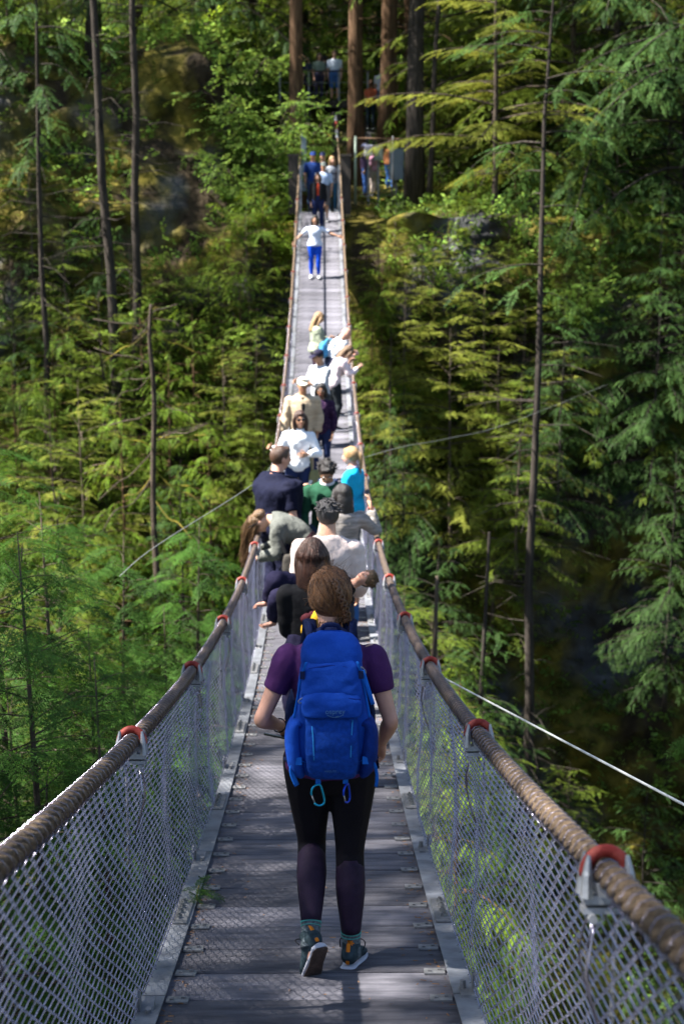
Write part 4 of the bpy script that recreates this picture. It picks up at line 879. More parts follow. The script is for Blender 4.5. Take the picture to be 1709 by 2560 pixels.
    if st != 'bald':
        c = MB()
        if st == 'buzz': c.ell(hw((0, -.016, .022)), V3(.0795, .097, .100)*s + vox*.3, Rh, 18, 12)
        else: c.ell(hw((0, -.020, .030)), V3(.087, .103, .104)*s + vox*.3, Rh, 18, 12)
        c.ell(hw((0, .045, .088)), V3(.055, .045, .028)*s, Rh, 12, 8)
        tf = MB()
        if st == 'short':
            r_ = np.random.default_rng(int(abs(x*100+y*10)))
            for i in range(230):
                a, e = r_.uniform(0, 6.28), r_.uniform(.05, 1.4); n0 = V3(math.cos(e)*math.cos(a), math.cos(e)*math.sin(a), math.sin(e))
                if n0[1] > .55 and n0[2] < .6: continue
                p = V3(0, -.020, .030) + n0*V3(.082, .098, .098); q = p + n0*r_.uniform(.008, .028) + V3(r_.normal(0, .018), r_.normal(-.006, .014), -.012); tf.loft([hw(p), hw((p+q)/2+n0*.006), hw(q)], np.array([.008, .006, .0015])*s, 4, ref=(0, .1, 1))
        if st in ('long', 'bob', 'pony'):
            L = hair_len
            if st == 'bob': L = .19
            r_ = np.random.default_rng(5)
            if st != 'pony':
                c.loft(cr([hw((0, -.05, .05)), hw((0, -.075, -.02)), hw((0, -.078, -.09)), hw((0, -.072, -L)), hw((0, -.066, -L-.02))], 3), cr(np.array([(.075, .05), (.088, .048), (.094, .050), (.088, .040), (.06, .022)])*s, 3), 14, ref=Rh @ V3(0, 1, 0))
                for sx in (-1, 1): c.loft(cr([hw((sx*.045, .03, .075)), hw((sx*.077, .022, .02)), hw((sx*.084, .010, -.06)), hw((sx*.078, .006, -L*.86))], 3), cr(np.array([(.02, .03), (.020, .036), (.024, .040), (.014, .026)])*s, 3), 10, ref=Rh @ V3(1, 0, 0))
            else: c.loft(cr([hw((0, -.10, .05)), hw((0, -.135, .02)), hw((0, -.14, -.06)), hw((0, -.12, -L))], 3), cr(np.array([(.018, .018), (.030, .028), (.032, .026), (.010, .008)])*s, 3), 9, ref=Rh @ V3(0, 1, 0))
        ho = c.build('hair', hm, root); remesh(ho, vox*.8, 1, tf)
    if cap is not None:
        c = MB(); c.ell(hw((0, -.014, .052)), V3(.092, .110, .085)*s, Rh, 18, 12, fn=lambda v: np.c_[v[:, 0], v[:, 1], np.maximum(v[:, 2], -.12)]); co = c.build('cap', cap, root)
        c = MB(); c.loft(cr([hw((0, .07, .052)), hw((0, .12, .050)), hw((0, .165, .038)), hw((0, .178, .034))], 2), cr(np.array([(.076, .006), (.074, .006), (.05, .005), (.01, .003)])*s, 2), 12, ref=Rh @ V3(0, 0, 1)); c.build('brim', cap, co)
    if face:
        for sx in (-1, 1):
            c = MB(); c.ell(hw((sx*.031, .0845, .010)), V3(.0135, .010, .0075)*s, Rh, 8, 6); e = c.build('eye', M_EYEW, root); c = MB(); c.ell(hw((sx*.031, .0915, .010)), V3(.0065, .005, .0065)*s, Rh, 8, 6); c.build('iris', M_EYE, e)
            c = MB(); c.loft([hw((sx*.014, .093, .028)), hw((sx*.032, .092, .033)), hw((sx*.050, .080, .026))], np.array([.004, .005, .003])*s, 5, ref=Rh @ V3(0, 1, 0)); c.build('eyebrow', hm if st != 'bald' else H_BRN, root)
        c = MB(); c.loft([hw((-.024, .090, -.062)), hw((-.010, .098, -.059)), hw((0, .0985, -.060)), hw((.010, .098, -.059)), hw((.024, .090, -.062))], np.array([(.002, .003), (.004, .006), (.004, .006), (.004, .006), (.002, .003)])*s, 6, ref=Rh @ V3(0, 1, 0)); c.build('mouth', M_LIP, root)
    if glasses:
        c = MB()
        for sx in (-1, 1):
            if glasses == 'sun': c.ell(hw((sx*.033, .098, .010)), V3(.028, .006, .022)*s, Rh, 10, 6)
            else: aa = np.linspace(0, 2*math.pi, 13); c.loft([hw((sx*.033+.025*math.cos(t), .099, .008+.019*math.sin(t))) for t in aa], .0025*s, 4, ref=Rh @ V3(0, 1, 0), cap=False)
            c.loft([hw((sx*.058, .09, .012)), hw((sx*.080, .0, .010))], .003*s, 4, ref=(0, 0, 1))
        c.loft([hw((-.01, .102, .012)), hw((.01, .102, .012))], .003*s, 4, ref=(0, 0, 1)); c.build('glasses', M_PHONE, root)
    return dict(root=root, s=s, hw=hw, Rh=Rh, hc=hc, AL=AL, AR=AR, Ls=Ls, feet=feet, pel=pel*s, chest=shl*s, Rc=Rc, kp=kp, kr=kr, kf=kf, x=x, y=y, z=z, rz=rz)
def wpt(P, p):
    """local point of a person -> world"""
    return Matrix.Translation((P['x'], P['y'], P['z'])) @ Matrix.Rotation(P['rz'], 4, 'Z') @ Vector(p)
def phone_at(P, which, label):
    q = P[which]; d = nrm(q[2]-q[1]); p = q[2] + d*.09 + V3(0, .02, .03); t = thing('phone', label, 'phone', wpt(P, p), P['rz'])
    link('case', bmesh_box((.072, .010, .15), .004, M_PHONE, 'case'), t); link('screen', bmesh_box((.066, .002, .14), .0008, mat('phone_glass', (.02, .025, .03), .08, .1, 5, spec=.7), 'screen'), t).location = (0, -.0062, 0)
    t.rotation_euler = (R(-35), 0, P['rz']); return t
# ================================================================ the hiker with the blue backpack
M_PURP = cloth('purple_shirt', (.060, .018, .085), .12, 10); M_LEG = mat('black_leggings', (.006, .005, .008), .75, .15, 10, spec=.12, bump=.1, bscale=60); M_CALF = mat('sheer_purple_panel', (.018, .010, .026), .7, .2, 30, spec=.15)
M_SOCK = mat('heather_sock', (.06, .085, .10), .9, .5, 90, col2=(.13, .16, .18), bump=.4, bscale=200); M_TEAL = cloth('teal_stripe', (.07, .30, .28)); M_ORNG = cloth('orange_tab', (.62, .19, .02)); M_TRAIL = cloth('slate_shoe', (.028, .045, .055), .4, 40); M_GSOLE = mat('grey_white_sole', (.42, .43, .50), .7, .12, 14)
M_OUT = mat('brown_outsole', (.05, .032, .026), .8, .3, 40, bump=.6, bscale=90)
hy = 5.72; hz = float(zd(hy)) + .002
P1 = person('woman in purple shirt and black leggings walking away with a blue backpack', .085, hy, hz, R(1), 1.66, 'f', SK_P, lean=R(5), head=(-4, 0, 4), armL=((-.40, -.16, -.90), (.30, .78, -.40)), armR=((.27, -.16, -.95), (-.10, .66, -.62)), legL=((.035, .20, -1), (-.02, -.66, -.74)), legR=((-.03, -.02, -1), (.01, -.14, -1)), footL=(62, -24), footR=(9, 16),
   top=M_PURP, sleeve=.27, toplen=-.03, tinf=.012, bottom=M_LEG, legto=.90, binf=.006, shoe=M_TRAIL, sole=M_GSOLE, hair=('none', H_AUB), vox=.009, curl=(.75, .95), hips=1.03, legs=1.06, face=True)
r1 = P1['root']; s = P1['s']; hw = P1['hw']; Rh = P1['Rh']
# stockings' sheer calf panels, socks, tabs, outsoles
for q, (an, Rf), sx in ((P1['Ls'][0], P1['feet'][0], -1), (P1['Ls'][1], P1['feet'][1], 1)):
    a, b, c_ = q; c = MB(); prof_ = [(t, (r1_*1.06+.0075)*s, (r2*1.06+.0075)*s, o*s) for t, r1_, r2, o in LEG]; P_ = []; Q_ = []
    for t in np.linspace(1.06, 1.80, 12):
        p = b + (c_-b)*(t-1); off = np.interp(t, [w_[0] for w_ in prof_], [w_[3] for w_ in prof_]); ra, rb = [np.interp(t, [w_[0] for w_ in prof_], [w_[i] for w_ in prof_]) for i in (1, 2)]; P_.append(p + V3(0, off-.004, 0)); Q_.append((ra*(.96 if t > 1.1 else .7), rb))
    c.loft(P_, Q_, 20, ref=(0, 1, 0)); c.build('calf_panel', M_CALF, r1)
    c = MB(); d = nrm(b-c_); c.loft(cr([c_ - d*.03, c_ + d*.02, c_ + d*.06, c_ + d*.10, c_ + d*.105], 2), cr(np.array([(.042, .048), (.039, .043), (.039, .043), (.043, .048), (.038, .042)]), 2), 18, ref=(0, 1, 0)); so = c.build('sock', M_SOCK, r1)
    c = MB(); c.loft([c_ + d*.072, c_ + d*.078], [(.0432, .0482)]*2, 18, ref=(0, 1, 0)); c.loft([c_ + d*.058, c_ + d*.060], [(.0420, .0468)]*2, 18, ref=(0, 1, 0)); c.build('stripe', M_TEAL, so)
    c = MB(); pb = c_ + d*.048 + V3(0, -.044, 0)
    for k in range(5): c.box(pb + V3(math.cos(k*1.257)*.006, 0, math.sin(k*1.257)*.007), (.004, .004, .009), Euler((0, 1.57-k*1.257, 0)))
    c.build('emblem', M_ORNG, so, False)
    L = lambda a_: an + Rf @ (np.array(a_)*s)
    c = MB(); c.loft([L((0, -.060, -.045)), L((0, -.062, 0)), L((0, -.055, .04)), L((0, -.046, .052)), L((0, -.040, .035))], [(.008, .003)]*5, 6, ref=Rf @ V3(0, 1, 0)); c.build('heel_tab', M_ORNG, r1)
    c = MB(); c.loft(cr([L((0, -.064, -.079)), L((0, -.05, -.082)), L((0, .05, -.083)), L((0, .15, -.081)), L((0, .186, -.076))], 2), cr(np.array([(.015, .004), (.034, .005), (.034, .005), (.043, .005), (.012, .004)]), 2), 12, ref=Rf @ V3(0, 0, 1)); c.build('outsole', M_OUT, r1)
    c = MB()
    for k in range(4): c.loft([L((-.032, .03+.022*k, -.006-.006*k)), L((0, .04+.022*k, .012-.008*k)), L((.032, .03+.022*k, -.006-.006*k))], .003, 4, ref=(0, 0, 1))
    for k in (-1, 1): c.loft(cr([L((0, .03, .01)), L((k*.03, .03, .04)), L((k*.055, .02, .03)), L((k*.05, .01, .0))], 3), .0025, 4, ref=(0, .1, 1))
    c.build('laces', M_BLK, r1)
# hair: scalp shell, combed strands, a diagonal braid and a loose low bun
c = MB(); c.ell(hw((0, -.022, .028)), V3(.086, .104, .104), Rh, 22, 14); c.ell(hw((.01, -.048, -.022)), V3(.060, .055, .042), Rh, 16, 10); ho = c.build('hair', H_AUB, r1); remesh(ho, .006, 3)
rs = np.random.default_rng(4); c = MB(); E0, E1 = V3(0, -.022, .028), V3(.087, .105, .105)
tgt = V3(.050, -.088, -.070)
for i in range(850):
    a, e = rs.uniform(0, 6.28), rs.uniform(-.35, 1.5); n0 = V3(math.cos(e)*math.cos(a), math.cos(e)*math.sin(a), math.sin(e))
    if n0[1] > .55: continue
    p0 = E0 + n0*E1; pts = [p0]
    for k in range(5):
        q = pts[-1] + nrm(tgt + V3(rs.normal(0, .012), 0, 0) - pts[-1])*.024; r_ = (q-E0)/E1; ln = np.linalg.norm(r_)
        if q[2] > -.03: q = E0 + r_/ln*E1*(1+rs.uniform(.0, .06))
        else: q = q + V3(0, -.002, 0)
        pts.append(q)
    c.loft([hw(p) for p in pts], np.linspace(.0030, .0014, 6)*rs.uniform(.5, 1.6), 3, ref=(.3, .5, .8), cap=False)
for i in range(170):                                       # fly-aways
    a, e = rs.uniform(0, 6.28), rs.uniform(-.3, 1.5); n0 = V3(math.cos(e)*math.cos(a), math.cos(e)*math.sin(a), math.sin(e))
    if n0[1] > .5: continue
    p0 = E0 + n0*E1; c.loft([hw(p0), hw(p0+n0*.012+rs.normal(0, .008, 3)), hw(p0+n0*.024+rs.normal(0, .018, 3))], [.0008, .0007, .0004], 3, ref=(.3, .5, .8), cap=False)
for i in range(40):                                        # wisps over the collar
    x0 = rs.uniform(-.05, .03); c.loft(cr([hw((x0, -.075, -.085)), hw((x0*1.2, -.083, -.115)), hw((x0*1.5-.01, -.085, -.145+rs.uniform(-.02, .02)))], 2), [.0012, .0011, .001, .0008, .0005], 3, ref=(.3, .5, .8), cap=False)
c.build('hair_strands', hairm('hair_auburn_strands', (.05, .018, .007), (.26, .115, .042)), r1)
c = MB(); br = cr([(.010, -.118, .088), (.022, -.133, .050), (.038, -.134, .012), (.052, -.126, -.026), (.062, -.112, -.060), (.060, -.10, -.085)], 5)
for k in range(3):
    ph = np.linspace(0, 5*math.pi, len(br)*3) + k*2.094; bb = np.array([np.interp(np.linspace(0, len(br)-1, len(br)*3), range(len(br)), br[:, j]) for j in range(3)]).T
    off = np.c_[np.sin(ph)*.0095, np.abs(np.cos(ph))*-.006, np.sin(ph)*.005]; c.loft([hw(p) for p in bb+off], .0066, 7, ref=(.3, .5, .8))
c.build('braid', H_AUB, r1)
c = MB()
for i in range(26):
    a0 = rs.uniform(0, 6.28); ax = rs.normal(0, .25); rr_ = rs.uniform(.018, .034); cc = V3(.052, -.088, -.098)
    tt = np.linspace(0, rs.uniform(3.5, 6), 9); c.loft([hw(cc + V3(rr_*math.cos(t+a0), rr_*.8*math.sin(ax+t*.4)-.006, rr_*1.1*math.sin(t+a0))) for t in tt], .0046, 5, ref=(.1, 1, .2))
c.build('bun', H_AUB, r1)
# wrist band
q = P1['AL']; d = nrm(q[2]-q[1]); c = MB(); aa = np.linspace(0, 2*math.pi, 15); e1 = nrm(np.cross(d, V3(0, 0, 1))); e2 = np.cross(d, e1); c.loft([q[2]-d*.03 + (e1*math.cos(t)+e2*math.sin(t))*.029 for t in aa], .003, 5, ref=d, cap=False); c.build('wristband', M_BLK, r1)
ph_ = phone_at(P1, 'AL', 'black phone in the hand of the woman with the blue backpack'); ph_.location = wpt(P1, q[2] + d*.085 + V3(-.035, .0, -.035)); ph_.rotation_euler = (R(80), R(18), R(35))
# ---------------------------------------------------------------- backpack
M_BP = cloth('blue_nylon', (.006, .050, .32), .14, 9, .30); M_BP2 = cloth('blue_stretch', (.005, .042, .26), .2, 60, .4); M_BPD = cloth('dark_blue_mesh', (.005, .025, .17), .18, 40, .35); M_BPL = cloth('light_blue_webbing', (.010, .12, .52), .08, 30, .1); M_BPN = cloth('navy_padding', (.008, .014, .055)); M_ZIP = cloth('zip_tape', (.004, .025, .20)); M_CORD = cloth('grey_cord', (.16, .18, .21)); M_LT = cloth('sky_blue_print', (.03, .26, .60)); M_LOGO = mat('logo_print', (.06, .16, .36), .6, .1, 10); M_CAR = mat('cyan_anodised', (.015, .36, .60), .3, .1, 10, metal=.6); M_CAR2 = mat('blue_anodised', (.01, .06, .62), .3, .1, 10, metal=.6)
BPZ = P1['chest'][2] - .415
BPO = V3(.0, -.095 + P1['chest'][1]*.5, BPZ)                # bottom of pack, back panel side
bp = thing('backpack', 'bright blue hiking backpack with two carabiners worn by the woman in purple', 'backpack', wpt(P1, BPO), P1['rz'])
tilt = R(4)
def shell(sec, n=44, sup=.62, nz=9):
    """sec: (z, halfwidth, depth, back offset); y<0 is towards the viewer"""
    P_ = []; Q_ = []
    for z, hw_, dp, o in sec: P_.append((0, -o-dp/2 - (0)*z, z)); Q_.append((hw_, dp/2))
    m_ = MB(); m_.loft(cr(np.array(P_, float), nz), cr(np.array(Q_), nz), n, ref=(0, 1, 0), sup=sup); return m_
def wrinkle(mb, amp, sc, seed):
    v = np.concatenate(mb.v); v[:, 1] += amp*fbm(v*np.array([sc, sc, sc*1.6])+seed, 3); v[:, 0] += amp*.5*fbm(v*sc+seed+9, 3); mb.v = [v]; return mb
main = shell([(-.015, .06, .05, .02), (.0, .125, .12, .0), (.05, .158, .17, -.005), (.16, .166, .19, -.005), (.28, .150, .185, 0), (.38, .138, .17, 0), (.46, .128, .15, 0), (.515, .112, .115, .0), (.545, .085, .07, .01), (.552, .05, .03, .03)])
wrinkle(main, .010, 11, 1); main.build('main_bag', M_BP, bp)
def surf(mb_sec, x, z, lift=.002):
    """point on the outer face of a shell given its section list"""
    S_ = np.array(mb_sec, float); hw_, dp, o = [np.interp(z, S_[:, 0], S_[:, i]) for i in (1, 2, 3)]; t = min(.999, abs(x)/hw_); return V3(x, -o-dp/2-dp/2*(1-t**(2/.62))**(.62/2)-lift, z)
MS = [(-.015, .06, .05, .02), (.0, .125, .12, .0), (.05, .158, .17, -.005), (.16, .166, .19, -.005), (.28, .150, .185, 0), (.38, .138, .17, 0), (.46, .128, .15, 0), (.515, .112, .115, .0), (.545, .085, .07, .01)]
# lid, upper panel, bulging zipped pocket, lower stow pocket
LS = [(.455, .128, .165, -.004), (.47, .133, .172, -.004), (.515, .120, .142, -.004), (.548, .09, .085, .005), (.556, .05, .03, .03)]
wrinkle(shell(LS), .009, 13, 2).build('lid', M_BP, bp)
US = [(.325, .118, .055, .150), (.345, .128, .060, .150), (.40, .120, .055, .140), (.45, .108, .045, .130), (.468, .08, .02, .13)]
wrinkle(shell(US), .010, 13, 3).build('upper_panel', M_BP, bp)
PS = [(.238, .06, .03, .185), (.252, .118, .062, .165), (.30, .128, .072, .158), (.335, .116, .055, .155), (.352, .085, .025, .16)]
pk = wrinkle(shell(PS), .010, 13, 4).build('zip_pocket', M_BP, bp)
FS = [(-.005, .085, .03, .14), (.012, .100, .050, .15), (.08, .112, .062, .162), (.16, .112, .062, .165), (.215, .108, .050, .163), (.245, .106, .03, .165), (.252, .10, .012, .172)]
fp = wrinkle(shell(FS), .007, 12, 5).build('front_pocket', M_BP2, bp)
def ribbon(pts, w_, th, m_, name, parent=None, ref=(0, 1, 0), k=4):
    c = MB(); P_ = cr(np.array(pts, float), k); c.loft(P_, np.tile((w_, th), (len(P_), 1)), 6, ref=ref); return c.build(name, m_, parent or bp)
# zips follow the top edges of the pockets
ribbon([surf(PS, x_, .335-.35*abs(x_)**1.5, .003)+V3(0, 0, 0) for x_ in np.linspace(-.118, .118, 11)], .0045, .0035, M_ZIP, 'zip', pk, (0, 0, 1), 2)
ribbon([surf(US, x_, .452-.5*abs(x_)**1.6, .004) for x_ in np.linspace(-.112, .112, 11)], .0045, .0035, M_ZIP, 'lid_zip', None, (0, 0, 1), 2)
ribbon([surf(LS, x_, .505, .002) for x_ in np.linspace(-.112, .112, 9)], .003, .003, M_ZIP, 'lid_seam', None, (0, 0, 1), 2)
for sx in (-1, 1):                                         # printed light lines, side pockets, compression straps, belt
    ribbon([surf(FS, sx*.086, .235, .0025), surf(FS, sx*.080, .17, .0025), surf(FS, sx*.076, .08, .0025)], .0022, .0010, M_LT, 'print_line', fp, (0, 1, 0))
    c = MB(); c.loft(cr([(sx*.128, -.10, -.012), (sx*.146, -.105, .02), (sx*.158, -.11, .09), (sx*.160, -.11, .165), (sx*.152, -.108, .205), (sx*.14, -.105, .207)], 3), cr(np.array([(.02, .05), (.035, .075), (.040, .088), (.036, .086), (.028, .080), (.02, .07)]), 3), 16, ref=(0, 1, 0)); wrinkle(c, .006, 18, 7+sx).build('side_pocket', M_BPD if sx > 0 else M_BP, bp)
    ribbon([(sx*.106, -.19, .47), (sx*.126, -.17, .40), (sx*.146, -.165, .30), (sx*.158, -.18, .24)], .0075, .0018, M_BPL, 'compression_strap', None, (sx*.7, 1, 0))
    c = MB(); c.box((sx*.122, -.182, .415), (.020, .010, .030)); c.build('buckle', M_BPN, bp, False)
    ribbon([(sx*.100, -.15, .045), (sx*.130, -.180, .065), (sx*.160, -.165, .078), (sx*.176, -.10, .07)], .011, .0018, M_BPL, 'lower_strap', None, (0, 0, 1))
    c = MB(); c.box((sx*.140, -.186, .066), (.026, .012, .030)); c.build('buckle', M_BPL, bp, False)
    ribbon([(sx*.16, -.06, .02), (sx*.178, .02, .01), (sx*.165, .10, .0)], .030, .012, M_BPN, 'hip_belt', None, (0, 0, 1))
    # shoulder straps over to the chest
    ribbon([(sx*.075, -.02, .50), (sx*.085, .03, .565), (sx*.09, .12, .57), (sx*.095, .20, .49), (sx*.125, .215, .36), (sx*.165, .14, .22), (sx*.165, .02, .10)], .030, .008, M_BPN, 'shoulder_strap', None, (0, .4, 1))
    ribbon([(sx*.085, -.06, .545), (sx*.09, -.01, .585), (sx*.10, .05, .585)], .010, .003, M_BPN, 'load_lifter', None, (0, 0, 1))
    c = MB(); c.box((sx*.058, -.135, -.022), (.022, .008, .05)); c.build('gear_loop', M_BPL, bp, False)
ribbon([(-.035, -.015, .535), (-.03, -.03, .58), (.03, -.03, .58), (.035, -.015, .535)], .010, .004, M_BPN, 'haul_loop', None, (0, 1, 0))
c = MB(); c.loft(cr([(-.11, .005, .47), (-.06, .012, .535), (0, .012, .55), (.06, .012, .535), (.11, .005, .47)], 3), np.full((13, 2), (.022, .03)), 10, ref=(0, 1, 0)); c.build('back_panel', M_BPN, bp)
ribbon([(.128, -.17, .43), (.150, -.175, .36), (.172, -.17, .29)], .010, .0016, M_BPL, 'loose_strap', None, (.3, 1, 0)); ribbon([(.15, -.18, .066), (.178, -.17, .045), (.190, -.16, -.01), (.186, -.155, -.055)], .008, .0016, M_BPL, 'loose_strap', None, (.5, 1, 0)); ribbon([(-.152, -.17, .066), (-.17, -.165, .02), (-.148, -.16, -.045)], .012, .0016, M_BPL, 'loose_strap', None, (-.5, 1, 0))
ribbon([(.168, .05, .20), (.19, .03, .08), (.205, .0, -.03)], .012, .002, M_BPN, 'loose_strap', None, (1, .5, 0))
for (cx_, cz_, px_, pz_) in ((.112, .448, .092, .40), (.125, .442, .136, .405), (-.118, .328, -.135, .305)):   # zip pull cords
    y_ = surf(MS, min(.12, abs(cx_)), cz_)[1]-.03; c = MB(); c.loft(cr([(cx_, y_, cz_), ((cx_+px_)/2-.012, y_-.006, (cz_+pz_)/2), (px_, y_-.004, pz_), ((cx_+px_)/2+.012, y_-.006, (cz_+pz_)/2), (cx_, y_, cz_)], 4), .0022, 5, ref=(0, 1, .1)); c.build('zip_pull', M_CORD, bp)
def carabiner(label, x_, z_, hgt, m_, rz_, name='carabiner'):
    t = thing(name, label, 'carabiner', wpt(P1, BPO + V3(x_, -.145, z_)), P1['rz'] + rz_); a_ = hgt
    pts = [(-.010, 0, 0), (.006, 0, .003), (.016, 0, -.008), (.030*a_/.09, 0, -a_*.70), (.026*a_/.09, 0, -a_*.93), (.008, 0, -a_), (-.006, 0, -a_*.93), (-.010, 0, -a_*.86)]; c = MB(); c.loft(cr(pts, 4), .0042, 7, ref=(0, 1, 0)); c.loft(cr([(-.010, 0, 0), (-.020, 0, -.012), (-.024, 0, -.03), (-.022, 0, -a_*.45)], 3), .0042, 7, ref=(0, 1, 0)); c.build('body', m_, t)
    c = MB(); c.loft([(-.022, 0, -a_*.45), (-.010, 0, -a_*.86)], .003, 6, ref=(0, 1, 0)); c.build('gate', M_GALV, t); return t
carabiner('cyan carabiner hanging from the left of the blue backpack', -.058, -.040, .085, M_CAR, .15)
carabiner('narrow deep blue carabiner hanging from the right of the blue backpack', .058, -.040, .075, M_CAR2, 1.0)
def text_on(txt, size, m_, parent, loc, name, bend=None):
    cu = bpy.data.curves.new(name, 'FONT'); cu.body = txt; cu.size = size; cu.align_x = 'CENTER'; cu.extrude = .0004; o = bpy.data.objects.new(name, cu); COL.objects.link(o); bpy.context.view_layer.update()
    me = bpy.data.meshes.new_from_object(o.evaluated_get(bpy.context.evaluated_depsgraph_get())); bpy.data.objects.remove(o); me.materials.clear(); me.materials.append(m_)
    if bend:
        for v in me.vertices: p = bend(v.co.x, loc[2]+v.co.y); v.co = Vector(p) + Vector((0, -v.co.z, 0))
    oo = link(name, me, parent)
    if not bend: oo.location = loc; oo.rotation_euler = (R(90), 0, 0)
    return oo
text_on('osprey', .030, M_LOGO, pk, (0, 0, .272), 'logo', lambda a_, b_: surf(PS, a_+.012, b_, .010))
c = MB(); c.loft(cr([surf(PS, .012+a_, .268-.012*math.cos(a_/.034*1.45), .004) for a_ in np.linspace(-.034, .034, 7)], 3), .0016, 4, ref=(0, 1, 0)); c.loft([surf(PS, .012, .258, .004), surf(PS, .026, .262, .004)], .0014, 4, ref=(0, 1, 0)); c.build('emblem', M_LOGO, pk)
text_on('HIKELITE 26', .0125, M_LOGO, fp, (0, 0, .026), 'model_print', lambda a_, b_: surf(FS, a_, b_, .006))
bp.rotation_euler = (R(-4), 0, P1['rz']); bp.scale = (.93, 1, .98)
# ================================================================ the other people on the bridge and the far bank
def on(y): return float(zd(y)) if y < Y_END else ZL - .02
PI = math.pi
HANG = dict(armL=((-.16, .0, -1), (.02, .22, -1)), armR=((.16, .0, -1), (-.02, .22, -1)))
# woman crouching with a child in her arms
c_navy = cloth('navy_cotton', (.018, .016, .042)); c_maroon = cloth('maroon_cloth', (.045, .008, .012)); c_yel = cloth('mustard_yellow', (.42, .24, .015))
P2 = person('woman with a dark brown bob in black top carrying a child across her arms', -.015, 9.35, on(9.35), R(4), 1.68, 'f', SK_L, lean=R(-3), head=(-10, 0, -8), armL=((.02, .22, -1), (.35, .9, .1)), armR=((.05, .3, -.95), (-.3, .9, .1)), top=M_BLK, sleeve=.95, tinf=.016, bottom=c_navy, legto=.95, binf=.030, hair=('bob', H_DBR), vox=.011)
rs = np.random.default_rng(8); c = MB(); hw = P2['hw']; E0 = V3(0, -.022, .03); E1 = V3(.089, .106, .106)
for i in range(420):
    a = rs.uniform(PI*.95, PI*2.05); e = rs.uniform(.1, 1.35); n0 = V3(math.cos(e)*math.cos(a), math.cos(e)*math.sin(a), math.sin(e)); p0 = E0+n0*E1; h = V3(n0[0], n0[1], 0); h = h/max(.2, np.linalg.norm(h)); bt = E0 + h*V3(.100, .108, 0) + V3(0, 0, -.215+rs.uniform(-.015, .012)); mid = E0 + h*V3(.098, .112, 0) + V3(0, 0, -.06); c.loft([hw(p) for p in cr([p0, (p0+mid)/2+n0*.012, mid, bt], 2)], np.linspace(.0030, .0014, 7), 3, ref=(.3, .5, .8), cap=False)
c.build('hair_strands', hairm('hair_dark_strands', (.03, .012, .010), (.085, .035, .022)), P2['root'])
ch = person('small barefoot child with curly brown hair carried in the arms of the dark bobbed woman', 0, 0, 0, 0, 1.02, 'f', SK_P, head=(0, 0, 0), armL=((-.1, .1, -1), (.1, .3, -1)), armR=((.1, .1, -1), (-.1, .3, -1)), legL=((-.06, .66, -.70), (-.02, -.94, -.30)), legR=((.06, .70, -.62), (.02, -.90, -.40)), footL=(78, 0), footR=(70, 0), top=M_BLK, sleeve=.9, bottom=c_navy, legto=.92, binf=.034, barefoot=True, hair=('short', H_BRN), vox=.010, legs=1.1)
cz_ = nrm(V3(.95, .05, .26)); cy_ = nrm(V3(-.20, -.62, .76) - np.dot(V3(-.20, -.45, .87), cz_)*cz_); cx_ = np.cross(cy_, cz_); Rm = Matrix(np.c_[cx_, cy_, cz_].tolist())
tp_ = at(775, 1490, 9.58); ch['root'].rotation_euler = Rm.to_euler(); ch['root'].location = tp_ - Rm @ Vector(ch['pel'])
yb = thing('cloth_bag', 'mustard yellow cloth bag with maroon flap beside the carried child', 'bag', at(775, 1575, 9.05), R(15))
c = MB(); c.loft(cr([(-.04, 0, -.03), (-.02, 0, .0), (.03, 0, .05), (.07, 0, .10), (.08, 0, .12)], 3), cr(np.array([(.02, .02), (.045, .04), (.05, .045), (.045, .04), (.02, .02)]), 3), 14, ref=(0, 1, 0)); wrinkle(c, .006, 20, 1).build('pouch', c_yel, yb)
c = MB(); c.ell((-.015, .01, .075), (.045, .03, .035)); c.ell((.02, .015, .085), (.03, .03, .035)); wrinkle(c, .006, 25, 2).build('flap', c_maroon, yb)
# person leaning over the left handrail
c_oliv = cloth('grey_olive_jacket', (.105, .11, .10), .2, 6, .5)
P3 = person('person in grey olive jacket bending over the left handrail, long hair hanging down', -.14, 15.4, on(15.4), R(90), 1.70, 'f', SK_L, lean=R(68), head=(-50, 0, 0), armL=((-.1, .0, -1), (.3, .75, -.25)), armR=((.1, -.05, -1), (-.2, .8, -.2)), legL=((-.05, .06, -1), (0, -.08, -1)), legR=((.08, .0, -1), (0, -.04, -1)), top=c_oliv, jacket=1, sleeve=.95, tinf=.034, toplen=-.10, bottom=cloth('dark_maroon_trousers', (.022, .007, .010)), binf=.040, legto=.95, shoe=cloth('black_canvas', (.015, .012, .013)), hair=('buzz', H_BRN), vox=.0135, face=False)
c = MB(); hw = P3['hw']
for i in range(420):
    a = rs.uniform(0, 2*PI); e = rs.uniform(-.5, 1.5); n0 = V3(math.cos(e)*math.cos(a), math.cos(e)*math.sin(a), math.sin(e))
    if n0[1] > .6: continue
    p = hw(V3(0, -.016, .022) + n0*V3(.084, .102, .104)); L = rs.uniform(.26, .44); q = p + V3(rs.normal(0, .012), .035+rs.normal(0, .012), -L*.4); e_ = p + V3(rs.normal(0, .02), .05+rs.normal(0, .02), -L)
    c.loft(cr([p, q, e_], 3), np.linspace(.0048, .0022, 7), 3, ref=(.3, .5, .8), cap=False)
c.ell(hw((0, -.075, -.05)), (.07, .06, .075), P3['Rh'], 14, 9)
c.build('hanging_hair', H_BRN, P3['root'])
c = MB(); aa = np.linspace(-.5, PI+.5, 13); c.loft([hw((.088*math.cos(t), -.02+.0*t, .03+.108*math.sin(t))) for t in aa], .005, 5, ref=(0, 1, 0)); c.build('hairband', M_BLK, P3['root'])
bg_ = thing('shoulder_bag', 'dark bag covered with round pins hanging behind the bending person', 'bag', (-.22, 15.12, on(15.12)+.62), R(4))
